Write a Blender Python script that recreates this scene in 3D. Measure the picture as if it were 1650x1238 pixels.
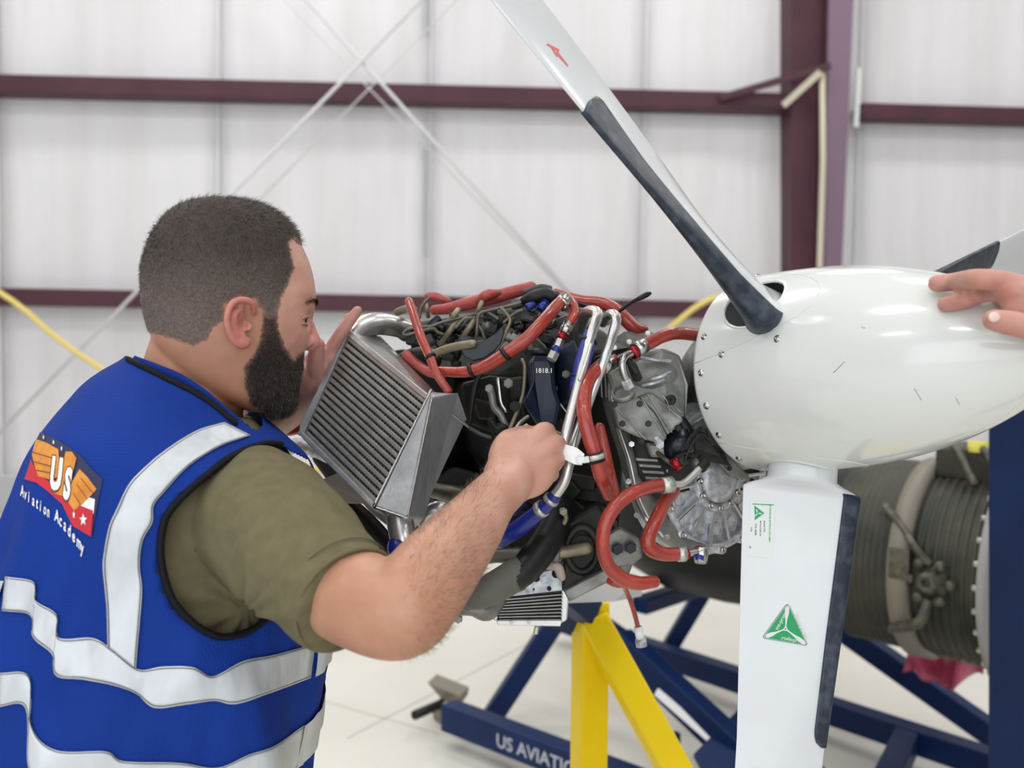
import bpy, bmesh, math, random
import numpy as np
from mathutils import Vector, Matrix, Euler, noise as mnoise
from mathutils.bvhtree import BVHTree
random.seed(7); rng = np.random.RandomState(7)
scene = bpy.context.scene
for _o in list(bpy.data.objects): bpy.data.objects.remove(_o)
COL = scene.collection

# ------------------------------------------------------------------ camera
FPX = 1500.0
PITCH, ROLL = math.radians(2.6), math.radians(0.8)
CAMLOC = Vector((0, 0, 1.5))
Rm = Euler((math.radians(90) - PITCH, 0, 0)).to_matrix() @ Matrix.Rotation(ROLL, 3, 'Z')
RT, UP, FW = Rm @ Vector((1, 0, 0)), Rm @ Vector((0, 1, 0)), Rm @ Vector((0, 0, -1))
cam = bpy.data.cameras.new('camera'); cam.sensor_width = 36; cam.lens = 36 * FPX / 1650
cam.clip_start = 0.02; cam.clip_end = 200
cam.dof.use_dof = True; cam.dof.focus_distance = 1.16; cam.dof.aperture_fstop = 4.2
co = bpy.data.objects.new('camera', cam); COL.objects.link(co)
co.matrix_world = Matrix.Translation(CAMLOC) @ Rm.to_4x4(); scene.camera = co
scene.view_settings.view_transform = 'Standard'; scene.view_settings.look = 'None'
scene.view_settings.exposure = -0.08; scene.view_settings.gamma = 1; scene.view_settings.use_curve_mapping = False
scene.cycles.use_denoising = True
scene.cycles.max_bounces = 6

def P(px, py, d):                     # point at camera depth d metres
    px, py, d = float(px), float(py), float(d)
    return CAMLOC + d * ((px - 825) / FPX * RT + (619 - py) / FPX * UP + FW)
def CV(x, d, z):                      # camera-space direction to world
    return float(x) * RT + float(d) * FW + float(z) * UP
def proj(p):
    q = Vector(p) - CAMLOC; d = q.dot(FW)
    return 825 + FPX * q.dot(RT) / d, 619 - FPX * q.dot(UP) / d, d
def ray(px, py):
    px, py = float(px), float(py); return ((px - 825) / FPX * RT + (619 - py) / FPX * UP + FW).normalized()
WY = math.radians(2.65); WN = Vector((math.sin(WY), -math.cos(WY), 0)); WE = Vector((math.cos(WY), math.sin(WY), 0))
W0 = Vector((0, 9.0, 0))
def WP(px, py, off=0.0):              # point on the back wall (off metres in front)
    r = ray(px, py); pl = W0 + WN * off
    return CAMLOC + r * ((pl - CAMLOC).dot(WN) / r.dot(WN))
def FP(px, py, z=0.0):                # point on the floor
    r = ray(px, py); return CAMLOC + r * ((z - CAMLOC.z) / r.z)

# ------------------------------------------------------------------ light
world = bpy.data.worlds.new('world'); scene.world = world; world.use_nodes = True
world.node_tree.nodes['Background'].inputs[0].default_value = (0.86, 0.92, 1.0, 1)
world.node_tree.nodes['Background'].inputs[1].default_value = 0.5
def area(name, loc, rot, sx, sy, power, col):
    l = bpy.data.lights.new(name, 'AREA'); l.shape = 'RECTANGLE'; l.size = sx; l.size_y = sy; l.energy = power; l.color = col
    o = bpy.data.objects.new(name, l); COL.objects.link(o); o.location = loc; o.rotation_euler = rot; return o
# daylight through the open hangar door behind the camera, and the strip lamps under the roof
area('door_daylight', (-2.0, -6.9, 3.0), (math.radians(90), 0, 0), 12, 5.5, 430, (0.90, 0.95, 1.0))
LAMPS = [(x, y) for y in (-3.5, 0.2, 3.9, 7.2) for x in (-6, -2, 2, 6)]
for i, (x, y) in enumerate(LAMPS):
    area('strip_lamp', (x, y, 6.6), (0, 0, 0), 1.6, 0.5, 52, (1.0, 0.985, 0.96))

# ------------------------------------------------------------------ materials
def mat(name, col, rough=0.5, metal=0.0, col2=None, scale=20, stretch=(1, 1, 1), bump=0.0, bscale=60, bstretch=(1, 1, 1), sss=0, coat=0, detail=4, lo=0.35, hi=0.65, attr=None, emit=None, spec=None, bdist=0.002):
    m = bpy.data.materials.new(name); m.use_nodes = True; nt = m.node_tree; N = nt.nodes; L = nt.links
    b = N['Principled BSDF']
    b.inputs['Base Color'].default_value = (*col, 1); b.inputs['Roughness'].default_value = rough; b.inputs['Metallic'].default_value = metal
    if spec is not None: b.inputs['Specular IOR Level'].default_value = spec
    if sss:
        b.inputs['Subsurface Weight'].default_value = sss; b.inputs['Subsurface Radius'].default_value = (1, .35, .2); b.inputs['Subsurface Scale'].default_value = .008
    if coat: b.inputs['Coat Weight'].default_value = coat; b.inputs['Coat Roughness'].default_value = .08
    if emit: b.inputs['Emission Color'].default_value = (*emit[0], 1); b.inputs['Emission Strength'].default_value = emit[1]
    tc = N.new('ShaderNodeTexCoord')
    src = None
    if attr:
        a = N.new('ShaderNodeAttribute'); a.attribute_name = attr; src = a.outputs['Color']
    if col2:
        mp = N.new('ShaderNodeMapping'); mp.inputs['Scale'].default_value = stretch; L.new(tc.outputs['Object'], mp.inputs[0])
        n = N.new('ShaderNodeTexNoise'); n.inputs['Scale'].default_value = scale; n.inputs['Detail'].default_value = detail; L.new(mp.outputs[0], n.inputs['Vector'])
        r = N.new('ShaderNodeMapRange'); r.inputs[1].default_value = lo; r.inputs[2].default_value = hi; L.new(n.outputs['Fac'], r.inputs[0])
        mx = N.new('ShaderNodeMix'); mx.data_type = 'RGBA'; L.new(r.outputs[0], mx.inputs[0])
        if attr:
            mx.blend_type = 'MULTIPLY'; L.new(src, mx.inputs[6]); mx.inputs[7].default_value = (*col2, 1)
        else:
            mx.inputs[6].default_value = (*col, 1); mx.inputs[7].default_value = (*col2, 1)
        src = mx.outputs[2]
    if src is not None: L.new(src, b.inputs['Base Color'])
    if bump:
        mp = N.new('ShaderNodeMapping'); mp.inputs['Scale'].default_value = bstretch; L.new(tc.outputs['Object'], mp.inputs[0])
        n = N.new('ShaderNodeTexNoise'); n.inputs['Scale'].default_value = bscale; n.inputs['Detail'].default_value = 3; L.new(mp.outputs[0], n.inputs['Vector'])
        bu = N.new('ShaderNodeBump'); bu.inputs['Strength'].default_value = bump; bu.inputs['Distance'].default_value = bdist
        L.new(n.outputs['Fac'], bu.inputs['Height']); L.new(bu.outputs[0], b.inputs['Normal'])
    return m
M = {}
M['wall'] = mat('wall_vinyl', (.76, .75, .775), .55, col2=(.69, .67, .68), scale=1.3, stretch=(3, 3, .25), bump=.5, bscale=1.6, bstretch=(2.5, 2.5, .5), bdist=.05, lo=.4, hi=.75)
M['seam'] = mat('wall_seam', (.82, .82, .84), .5)
M['stripdark'] = mat('wall_strip_grey', (.42, .42, .45), .6)
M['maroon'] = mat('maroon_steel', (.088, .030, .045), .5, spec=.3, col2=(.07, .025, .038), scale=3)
M['maroon_lit'] = mat('maroon_flange_lit', (.20, .13, .19), .38)  # lighter copy of the maroon: light on the flange put into the colour
M['tan'] = mat('tan_paint', (.62, .56, .44), .5)
M['floor'] = mat('floor_coating', (.76, .74, .67), .3, col2=(.68, .66, .59), scale=1.1, bump=.05, bscale=9, lo=.35, hi=.7)
M['floor_line'] = mat('floor_line_grey', (.55, .53, .48), .6)
M['ceil'] = mat('ceiling_white', (.8, .8, .8), .8)
M['cable'] = mat('galvanised_rod', (.66, .66, .68), .5, .1)
M['yrope'] = mat('yellow_rope', (.80, .62, .18), .6)
M['navy'] = mat('navy_paint', (.004, .020, .088), .45, spec=.25, col2=(.003, .015, .07), scale=6)
M['yellow'] = mat('yellow_paint', (.90, .64, .001), .42, spec=.25, col2=(.86, .60, .001), scale=5)
M['white'] = mat('white_print', (.85, .85, .86), .5)
M['barrel'] = mat('engine_case_dark', (.038, .042, .034), .5, .35, col2=(.085, .078, .058), scale=6, stretch=(1, 1, 1), bump=.3, bscale=30)
M['black'] = mat('black_rubber', (.007, .007, .008), .45, spec=.35, bump=.1, bscale=80)
M['blackgloss'] = mat('black_plastic', (.007, .008, .014), .28, spec=.4, bump=.08, bscale=90)
M['navyplastic'] = mat('blueblack_plastic', (.006, .010, .028), .32, spec=.35, bump=.1, bscale=50)
M['red'] = mat('red_cover', (.55, .05, .10), .45)
M['spinner'] = mat('spinner_white', (.69, .705, .69), .16, coat=.5, col2=(.665, .68, .65), scale=5, lo=.3, hi=.8)
M['blade'] = mat('blade_white', (.66, .68, .70), .22, coat=.4, col2=(.63, .64, .655), scale=8)
M['boot'] = mat('boot_rubber', (.014, .021, .036), .42, col2=(.075, .092, .125), scale=55, detail=10, lo=.46, hi=.82, bump=.25, bscale=120, spec=.4)
M['steel'] = mat('bright_steel', (.44, .43, .41), .24, 1.0)
M['alu'] = mat('aluminium_sheet', (.42, .43, .445), .40, .6, col2=(.34, .35, .37), scale=40, bump=.25, bscale=90)
M['alutube'] = mat('aluminium_tube', (.66, .66, .65), .30, .9, col2=(.55, .55, .54), scale=30, bump=.1, bscale=60)
M['fin'] = mat('cooler_tube_grey', (.30, .295, .28), .42, .6, col2=(.24, .235, .22), scale=60)
M['fins'] = mat('cooler_fin_dark', (.115, .112, .105), .55, .5, col2=(.05, .05, .048), scale=500, stretch=(1, 1, 1), bump=.6, bscale=600, bdist=.001)
M['cast'] = mat('cast_aluminium', (.27, .27, .25), .46, .55, col2=(.14, .14, .125), scale=35, bump=.4, bscale=120, lo=.4, hi=.7)
M['castlight'] = mat('bright_casting', (.62, .63, .67), .42, .5, col2=(.38, .39, .42), scale=90, bump=.6, bscale=160, lo=.40, hi=.62)
M['castdark'] = mat('oily_casting', (.026, .025, .021), .48, .25, spec=.35, col2=(.009, .009, .008), scale=30, bump=.5, bscale=90)
M['void'] = mat('deep_shade_black', (.006, .006, .006), .7)  # near-black colour that paints the shade in engine voids and bores
M['hose'] = mat('red_fire_sleeve', (.36, .036, .020), .30, coat=.4, col2=(.27, .024, .015), scale=35, bump=.6, bscale=110)
M['hosepink'] = mat('faded_red_sleeve', (.40, .065, .055), .40, col2=(.30, .04, .035), scale=30, bump=.5, bscale=90)
M['redring'] = mat('anodised_red', (.30, .012, .02), .3, .6)
M['bluering'] = mat('anodised_blue', (.02, .05, .25), .3, .6)
M['bluehose'] = mat('blue_silicone', (.007, .018, .22), .35, coat=.2)
M['bandgrey'] = mat('clamp_band', (.50, .50, .46), .35, .7)
M['tube'] = mat('dull_tube', (.155, .145, .115), .42, .5, col2=(.08, .075, .06), scale=40)
M['tubetan'] = mat('tan_tube', (.27, .235, .15), .42, .35, col2=(.18, .155, .10), scale=40)
M['harness'] = mat('grey_harness', (.06, .063, .06), .6, bump=.4, bscale=200)
M['cardboard'] = mat('shield_beige', (.42, .36, .30), .6)
M['skin'] = mat('skin', (1, 1, 1), .45, attr='Col', col2=(.90, .80, .76), scale=28, sss=.18, bump=.12, bscale=220, bdist=.001, detail=6)
M['hair'] = mat('hair_strand', (.038, .029, .023), .55, col2=(.10, .080, .062), scale=200)
M['hairfade'] = mat('hair_strand_fade', (.13, .105, .098), .55, col2=(.30, .25, .235), scale=200)
M['hairbase'] = mat('hair_base', (1, 1, 1), .75, attr='Col', col2=(.7, .68, .66), scale=260, bump=.8, bscale=500)
M['beardhair'] = mat('beard_strand', (.016, .011, .010), .5, col2=(.05, .034, .028), scale=200)
M['eye'] = mat('eye_white', (.42, .38, .36), .15); M['iris'] = mat('iris_dark', (.03, .02, .015), .12)
M['nail'] = mat('fingernail', (.78, .56, .50), .3)
M['tape'] = mat('reflective_tape', (.60, .63, .66), .38, .15, col2=(.50, .515, .54), scale=16, stretch=(1, 1, .6), bump=1.0, bscale=16, bdist=.010, bstretch=(1, 1, .45), lo=.35, hi=.75)
M['shirt'] = mat('olive_shirt', (.158, .138, .078), .9, spec=.15, col2=(.135, .118, .066), scale=60, bump=.4, bscale=700, bdist=.0006)
M['jean'] = mat('dark_trousers', (.03, .03, .035), .8)
M['shoe'] = mat('boot_leather', (.05, .035, .025), .5)
M['logo_navy'] = mat('print_navy', (.02, .025, .08), .7); M['logo_red'] = mat('print_red', (.55, .02, .035), .7)
M['logo_orange'] = mat('print_orange', (.72, .30, .04), .7, col2=(.60, .20, .03), scale=60)
M['logo_dark'] = mat('print_brown', (.16, .06, .02), .7)
M['green'] = mat('print_green', (.0, .30, .09), .45); M['decal'] = mat('decal_white', (.66, .70, .67), .35)
M['ink'] = mat('print_ink', (.06, .07, .07), .6); M['redink'] = mat('red_scuff', (.70, .12, .12), .6)
M['lamp'] = mat('lamp_housing', (.7, .7, .7), .5)
M['greymetal'] = mat('cart_grey', (.42, .42, .42), .45)
M['caster'] = mat('caster_olive', (.22, .20, .15), .5)
def vest_mat():
    m = mat('vest_mesh_blue', (.0045, .036, .27), .8, col2=(.0035, .030, .23), scale=5, spec=.2)
    nt = m.node_tree; N = nt.nodes; L = nt.links; b = N['Principled BSDF']
    tc = N.new('ShaderNodeTexCoord'); v = N.new('ShaderNodeTexVoronoi'); v.inputs['Scale'].default_value = 330; v.inputs['Randomness'].default_value = .25
    L.new(tc.outputs['Object'], v.inputs['Vector'])
    bu = N.new('ShaderNodeBump'); bu.inputs['Strength'].default_value = .55; bu.inputs['Distance'].default_value = .0012
    L.new(v.outputs['Distance'], bu.inputs['Height']); L.new(bu.outputs[0], b.inputs['Normal'])
    return m
M['vest'] = vest_mat()

# ------------------------------------------------------------------ mesh helpers
def empty(name, loc, label, cat, group=None):
    o = bpy.data.objects.new(name, None); COL.objects.link(o); o.location = loc; o.empty_display_size = .05
    o['label'] = label; o['category'] = cat
    if group: o['group'] = group
    return o
def wloc(o):
    v = Vector((0, 0, 0))
    while o is not None: v = v + Vector(o.location); o = o.parent
    return v
def link(name, me, m, parent=None, smooth=True, bevel=0, **props):
    o = bpy.data.objects.new(name, me); COL.objects.link(o)
    if m is not None:
        me.materials.clear()
        for x in (m if isinstance(m, list) else [m]): me.materials.append(x)
    if smooth: me.polygons.foreach_set('use_smooth', [True] * len(me.polygons))
    if parent is not None:
        o.parent = parent; o.matrix_parent_inverse = Matrix.Translation(-wloc2(parent))
    if bevel:
        md = o.modifiers.new('b', 'BEVEL'); md.width = bevel; md.segments = 2; md.limit_method = 'ANGLE'; md.angle_limit = .6
        if smooth: md.harden_normals = False
    for k, v in props.items(): o[k] = v
    return o
def wloc2(p):                      # world translation of a parent (children meshes are kept in world space with an inverse)
    v = Vector(p.location)
    return v if p.parent is None else Vector((0, 0, 0))
def mk(name, V, F, m, parent=None, smooth=True, bevel=0, **props):
    me = bpy.data.meshes.new(name); me.from_pydata([tuple(v) for v in V], [], F); me.validate(); me.update()
    return link(name, me, m, parent, smooth, bevel, **props)
def cat(pts, n=8, closed=False):   # catmull-rom through tuples/vectors of any dimension
    A = np.array([list(p) for p in pts], float); k = len(A)
    if k < 3 and not closed:
        return np.array([A[0] + (A[-1] - A[0]) * t for t in np.linspace(0, 1, n + 1)])
    out = []
    rg = range(k) if closed else range(k - 1)
    for i in rg:
        if closed: a, b, c, d = A[i - 1], A[i], A[(i + 1) % k], A[(i + 2) % k]
        else:
            b, c = A[i], A[i + 1]; a = A[i - 1] if i else 2 * b - c; d = A[i + 2] if i + 2 < k else 2 * c - b
        for j in range(n):
            t = j / n
            out.append(.5 * (2 * b + (c - a) * t + (2 * a - 5 * b + 4 * c - d) * t * t + (3 * b - a - 3 * c + d) * t ** 3))
    if not closed: out.append(A[-1])
    return np.array(out)
def sweep(C, R, seg=14, cap=True, up=None, ell=None, closed=False, roundcap=False):
    """tube along points C (n,3) with radii R; ell=(ea,eb) scales cross-section; up = reference"""
    C = [Vector(c) for c in C]; n = len(C)
    if np.isscalar(R): R = [R] * n
    R = [float(x) for x in R]
    if roundcap:
        d0 = (C[0] - C[1]).normalized(); d1 = (C[-1] - C[-2]).normalized(); c0, c1, r0, r1 = C[0], C[-1], R[0], R[-1]
        C = [c0 + d0 * r0 * .97, c0 + d0 * r0 * .75, c0 + d0 * r0 * .4] + C + [c1 + d1 * r1 * .4, c1 + d1 * r1 * .75, c1 + d1 * r1 * .97]
        R = [r0 * .25, r0 * .66, r0 * .917] + R + [r1 * .917, r1 * .66, r1 * .25]
        if ell is not None and not np.isscalar(ell[0]) : ell = [ell[0]] * 3 + list(ell) + [ell[-1]] * 3
        n = len(C)
    T = []
    for i in range(n):
        if closed: t = C[(i + 1) % n] - C[i - 1]
        else: t = C[min(i + 1, n - 1)] - C[max(i - 1, 0)]
        T.append(t.normalized())
    ref = Vector(up) if up is not None else (Vector((0, 0, 1)) if abs(T[0].z) < .9 else Vector((1, 0, 0)))
    X = (ref - T[0] * ref.dot(T[0])).normalized(); V = []; F = []
    for i in range(n):
        if up is not None: X = (ref - T[i] * ref.dot(T[i])).normalized()
        else: X = (X - T[i] * X.dot(T[i])).normalized()
        Y = T[i].cross(X)
        if ell is None: ea = eb = 1
        else:
            ea, eb = ell if np.isscalar(ell[0]) else ell[i]
        for j in range(seg):
            a = 2 * math.pi * j / seg
            V.append(C[i] + R[i] * (ea * math.cos(a) * X + eb * math.sin(a) * Y))
    m = n if closed else n - 1
    for i in range(m):
        for j in range(seg):
            F.append((i * seg + j, i * seg + (j + 1) % seg, ((i + 1) % n) * seg + (j + 1) % seg, ((i + 1) % n) * seg + j))
    if cap and not closed:
        F.append(tuple(reversed(range(seg)))); F.append(tuple(range((n - 1) * seg, n * seg)))
    return V, F
class Mesh:                        # collects pieces of ONE part
    def __init__(s): s.V = []; s.F = []
    def add(s, VF):
        k = len(s.V); s.V += [Vector(v) for v in VF[0]]; s.F += [tuple(i + k for i in f) for f in VF[1]]; return s
    def build(s, name, m, parent=None, **k): return mk(name, s.V, s.F, m, parent, **k)
def boxvf(c, ax, ay, az):          # centre and half axes
    c = Vector(c); ax, ay, az = Vector(ax), Vector(ay), Vector(az); V = []
    for k in (-1, 1):
        for j in (-1, 1):
            for i in (-1, 1): V.append(c + ax * i + ay * j + az * k)
    return V, [(0, 2, 3, 1), (4, 5, 7, 6), (0, 1, 5, 4), (2, 6, 7, 3), (0, 4, 6, 2), (1, 3, 7, 5)]
def prism(pts, ext):               # polygon of world points extruded by a vector (or per-vertex vectors)
    n = len(pts); A = [Vector(p) for p in pts]
    B = [p + (Vector(ext) if not isinstance(ext, list) else Vector(ext[i])) for i, p in enumerate(A)]
    return A + B, [tuple(range(n))[::-1], tuple(range(n, 2 * n))] + [(i, (i + 1) % n, n + (i + 1) % n, n + i) for i in range(n)]
def beam(p0, p1, w, h, up=Vector((0, 0, 1))):
    p0, p1 = Vector(p0), Vector(p1); t = (p1 - p0).normalized(); y = (up - t * up.dot(t)).normalized(); x = t.cross(y)
    return boxvf((p0 + p1) / 2, x * w / 2, (p1 - p0) / 2, y * h / 2)
def ellipsoid(c, ax, ay, az, nu=20, nv=12):
    c = Vector(c); V = [c - az]; F = []
    for i in range(1, nv):
        f = math.pi * i / nv
        for j in range(nu):
            a = 2 * math.pi * j / nu
            V.append(c - az * math.cos(f) + math.sin(f) * (ax * math.cos(a) + ay * math.sin(a)))
    V.append(c + az)
    for j in range(nu): F.append((0, 1 + (j + 1) % nu, 1 + j))
    for i in range(nv - 2):
        for j in range(nu): a = 1 + i * nu; F.append((a + j, a + (j + 1) % nu, a + nu + (j + 1) % nu, a + nu + j))
    a = 1 + (nv - 2) * nu
    for j in range(nu): F.append((a + j, a + (j + 1) % nu, len(V) - 1))
    return V, F
def lathe(c, axis, prof, seg=48, a0=0, a1=2 * math.pi, ref=None):   # prof = [(along, radius)]
    axis = Vector(axis).normalized(); ref = Vector(ref) if ref else (Vector((0, 0, 1)) if abs(axis.z) < .9 else Vector((1, 0, 0)))
    X = (ref - axis * ref.dot(axis)).normalized(); Y = axis.cross(X); c = Vector(c); V = []; F = []
    full = abs(a1 - a0 - 2 * math.pi) < 1e-6; ns = seg if full else seg + 1
    for (h, r) in prof:
        for j in range(ns):
            a = a0 + (a1 - a0) * j / seg; V.append(c + axis * h + r * (math.cos(a) * X + math.sin(a) * Y))
    for i in range(len(prof) - 1):
        for j in range(seg if not full else seg): F.append((i * ns + j, i * ns + (j + 1) % ns, (i + 1) * ns + (j + 1) % ns, (i + 1) * ns + j))
    return V, F
def solid(o, t):
    md = o.modifiers.new('s', 'SOLIDIFY'); md.thickness = t; md.offset = 1; return o
def remesh(V, F, vox, smooth=4, fac=.5):
    me = bpy.data.meshes.new('tmp'); me.from_pydata([tuple(v) for v in V], [], F); o = bpy.data.objects.new('tmp', me); COL.objects.link(o)
    bm = bmesh.new(); bm.from_mesh(me); bmesh.ops.recalc_face_normals(bm, faces=bm.faces); bm.to_mesh(me); bm.free()
    r = o.modifiers.new('r', 'REMESH'); r.mode = 'VOXEL'; r.voxel_size = vox
    s = o.modifiers.new('s', 'SMOOTH'); s.iterations = smooth; s.factor = fac
    dg = bpy.context.evaluated_depsgraph_get(); new = bpy.data.meshes.new_from_object(o.evaluated_get(dg))
    bpy.data.objects.remove(o); bpy.data.meshes.remove(me); return new
def coords(me):
    a = np.empty(len(me.vertices) * 3); me.vertices.foreach_get('co', a); return a.reshape(-1, 3)
def normals(me):
    a = np.empty(len(me.vertices) * 3); me.vertices.foreach_get('normal', a); return a.reshape(-1, 3)
def projA(A):
    q = A - np.array(CAMLOC); d = q @ np.array(FW)
    return np.stack([825 + FPX * (q @ np.array(RT)) / d, 619 - FPX * (q @ np.array(UP)) / d, d], 1)
def inpoly(X, Y, poly):
    X = np.asarray(X, float); Y = np.asarray(Y, float); ins = np.zeros(X.shape, bool); n = len(poly)
    for i in range(n):
        x0, y0 = poly[i]; x1, y1 = poly[(i + 1) % n]
        if y0 == y1: continue
        c = ((y0 > Y) != (y1 > Y)) & (X < (x1 - x0) * (Y - y0) / (y1 - y0) + x0); ins ^= c
    return ins
def distpoly(X, Y, poly):
    d = np.full(np.shape(X), 1e9); n = len(poly)
    for i in range(n):
        a = np.array(poly[i], float); b = np.array(poly[(i + 1) % n], float); e = b - a; L = e @ e + 1e-9
        t = np.clip(((X - a[0]) * e[0] + (Y - a[1]) * e[1]) / L, 0, 1)
        d = np.minimum(d, np.hypot(X - a[0] - t * e[0], Y - a[1] - t * e[1]))
    return d
def textmesh(s, bold=0.0, shear=0.0):
    c = bpy.data.curves.new('t', 'FONT'); c.body = s; c.size = 1; c.offset = bold; c.resolution_u = 3; c.shear = shear
    o = bpy.data.objects.new('t', c); COL.objects.link(o); dg = bpy.context.evaluated_depsgraph_get()
    me = bpy.data.meshes.new_from_object(o.evaluated_get(dg)); bpy.data.objects.remove(o)
    V = coords(me); F = [tuple(p.vertices) for p in me.polygons]; bpy.data.meshes.remove(me); return V, F

# ================================================================== SETTING
S = dict(kind='structure')
mk('floor', [(-14, -8, 0), (14, -8, 0), (14, 12, 0), (-14, 12, 0), (-14, -8, -.2), (14, -8, -.2), (14, 12, -.2), (-14, 12, -.2)], [(0, 1, 2, 3), (7, 6, 5, 4), (0, 4, 5, 1), (1, 5, 6, 2), (2, 6, 7, 3), (3, 7, 4, 0)], M['floor'], smooth=False, **S)
fl = bpy.data.objects['floor']
for (a, b) in (((560, 1190), (1000, 960)), ((520, 1130), (900, 1238))):
    mk('floor_line', *beam(FP(*a, .0), FP(*b, .0), .008, .004), M['floor_line'], fl, smooth=False)  # two thin darker lines across the floor
wall = mk('wall_back', *boxvf(W0 + WN * (-.12) + Vector((0, 0, 3.5)), WE * 14, WN * .1, Vector((0, 0, 3.5))), M['wall'], smooth=False, **S)
# vinyl-faced insulation panels between the frames, each slightly pillowed
edges_px = [-1500, -900, -420, 2, 352, 690, 1030, 1372, 1760, 2200, 2700, 3200]
for i in range(len(edges_px) - 1):
    a = WP(edges_px[i], 600); b = WP(edges_px[i + 1], 600); V = []; F = []; nx, nz = 10, 26
    for k in range(nz + 1):
        for j in range(nx + 1):
            s, t = j / nx, k / nz; q = a.lerp(b, s); q = Vector((q.x, q.y, 7 * t))
            g = .007 * max(0, math.sin(math.pi * s)) ** .5 * (abs(math.sin(math.pi * (q.z - 1.95) / 1.95)) ** .5) + .008 * mnoise.noise(Vector((q.x * 3, 0, q.z * .8)))
            V.append(q + WN * (g - .015))
    for k in range(nz):
        for j in range(nx): c = k * (nx + 1) + j; F.append((c, c + 1, c + nx + 2, c + nx + 1))
    solid(mk('panel', V, F, M['wall'], wall), .01)
    mk('seam', *boxvf(Vector((a.x, a.y, 3.5)) + WN * .012, WE * .008, WN * .003, Vector((0, 0, 3.5))), M['seam'], wall, smooth=False)
for (y0, y1) in ((-30, 58), (236, 412)):
    mk('dark_strip', *beam(WP(688, y0, .03), WP(688, y1, .03), .03, .006, WN), M['stripdark'], wall, smooth=False)  # two narrow dark grey upright strips on the wall
for nm, x in (('wall_left', -14), ('wall_right', 14)):
    mk(nm, *boxvf((x, 2, 3.5), (.1, 0, 0), (0, 10, 0), (0, 0, 3.5)), M['wall'], smooth=False, **S)
mk('ceiling', *boxvf((0, 2, 7.1), (14, 0, 0), (0, 10, 0), (0, 0, .1)), M['ceil'], smooth=False, **S)
for i, (x, y) in enumerate(LAMPS):
    o = mk('ceiling_light', *boxvf((x, y, 6.68), (.85, 0, 0), (0, .3, 0), (0, 0, .05)), M['lamp'], smooth=False, label='white strip lamp hanging under the hangar roof', category='lamp', group='strip lamps under the hangar roof')
    mk('hanger', *boxvf((x, y, 6.86), (.01, 0, 0), (0, .01, 0), (0, 0, .15)), M['cable'], o, smooth=False)

def girt(name, pts, h=.19, dep=.2, m='maroon'):     # C-channel on the wall: web + two flanges
    a, b = pts; off = .12; q = Mesh()
    p0, p1 = WP(*a, off), WP(*b, off); t = (p1 - p0).normalized(); up = WN.cross(t).normalized(); up = up if up.z > 0 else -up
    q.add(beam(p0 + WN * dep / 2, p1 + WN * dep / 2, .012, h, up)); 
    q.add(beam(p0 + up * h / 2, p1 + up * h / 2, dep, .012, up)); q.add(beam(p0 - up * h / 2, p1 - up * h / 2, dep, .012, up))
    return q.build(name, M[m], smooth=False, **S)
girt('trim_1', ((-1500, 104), (1275, 169)), .155)
girt('trim_2', ((1383, 182), (3200, 233)), .13)
girt('trim_3', ((-1500, 451), (1275, 502)), .145)
girt('trim_4', ((1383, 504), (3200, 538)), .145)
# tapered rigid-frame column
colm = Mesh()
cz = lambda px, py, off: WP(px, py, off)
def colslab(x0t, x1t, x0b, x1b, off, th):
    A = [cz(x0t, -260, off), cz(x1t, -260, off), cz(x1b, 1000, off), cz(x0b, 1000, off)]
    return prism(A, -WN * th)
colm.add(colslab(1274, 1341, 1276, 1316, .30, .30))
o = colm.build('trim_5', M['maroon'], smooth=False, **S)
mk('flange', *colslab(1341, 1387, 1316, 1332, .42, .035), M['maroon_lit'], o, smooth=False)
mk('flange_edge', *colslab(1337, 1343, 1312, 1319, .40, .10), M['maroon'], o, smooth=False)
mk('brace', *beam(WP(1160, 158, .25), WP(1338, 106, .5), .06, .045, WN), M['maroon'], o, smooth=False)
mk('brace', *beam(WP(1262, 170, .34), WP(1322, 116, .5), .06, .03, WN), M['tan'], o, smooth=False)
mk('conduit', *sweep([WP(1325, 112, .46), WP(1326, 260, .46), WP(1318, 520, .46), WP(1310, 800, .46)], .028, 10), M['tan'], o)
mk('flange_clip', *beam(WP(1384, 110, .2), WP(1379, 205, .2), .045, .02, WN), M['seam'], o, smooth=False)
# X bracing rods hanging between the frames, plus thin lines modelled as their shadows
def rod(a, b, r, off, label, m='cable'):
    o = mk('brace_rod', *sweep([WP(*a, off), WP(*b, off)], r, 8), M[m], label=label, category='brace rod'); return o
rod((713, -35), (-120, 819), .016, .62, 'grey steel brace rod sloping down from upper right to lower left behind the head')
rod((440, -60), (1015, 580), .016, .60, 'grey steel brace rod sloping down to the right behind the black engine hose end')
rod((785, -50), (330, 411), .007, .36, 'thin faint grey line modelled as the shadow of the down-left brace rod')
rod((390, -70), (930, 490), .007, .36, 'thin faint grey line modelled as the shadow of the down-right brace rod')
# yellow rope slung in front of the wall
yp = cat([WP(-900, 130, .2), WP(-500, 250, .8), WP(-200, 368, 1.2), WP(0, 472, 1.3), WP(92, 545, 1.3), WP(190, 610, 1.3), WP(400, 720, 1.3), WP(620, 775, 1.3), WP(820, 740, 1.3), WP(980, 620, 1.3), WP(1075, 533, 1.3), WP(1135, 487, 1.3), WP(1190, 474, 1.1), WP(1245, 470, .8), WP(1290, 480, .5)], 6)
mk('safety_rope', *sweep(yp, .024, 8), M['yrope'], label='yellow rope slung in a loose curve in front of the white wall', category='rope')

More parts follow.
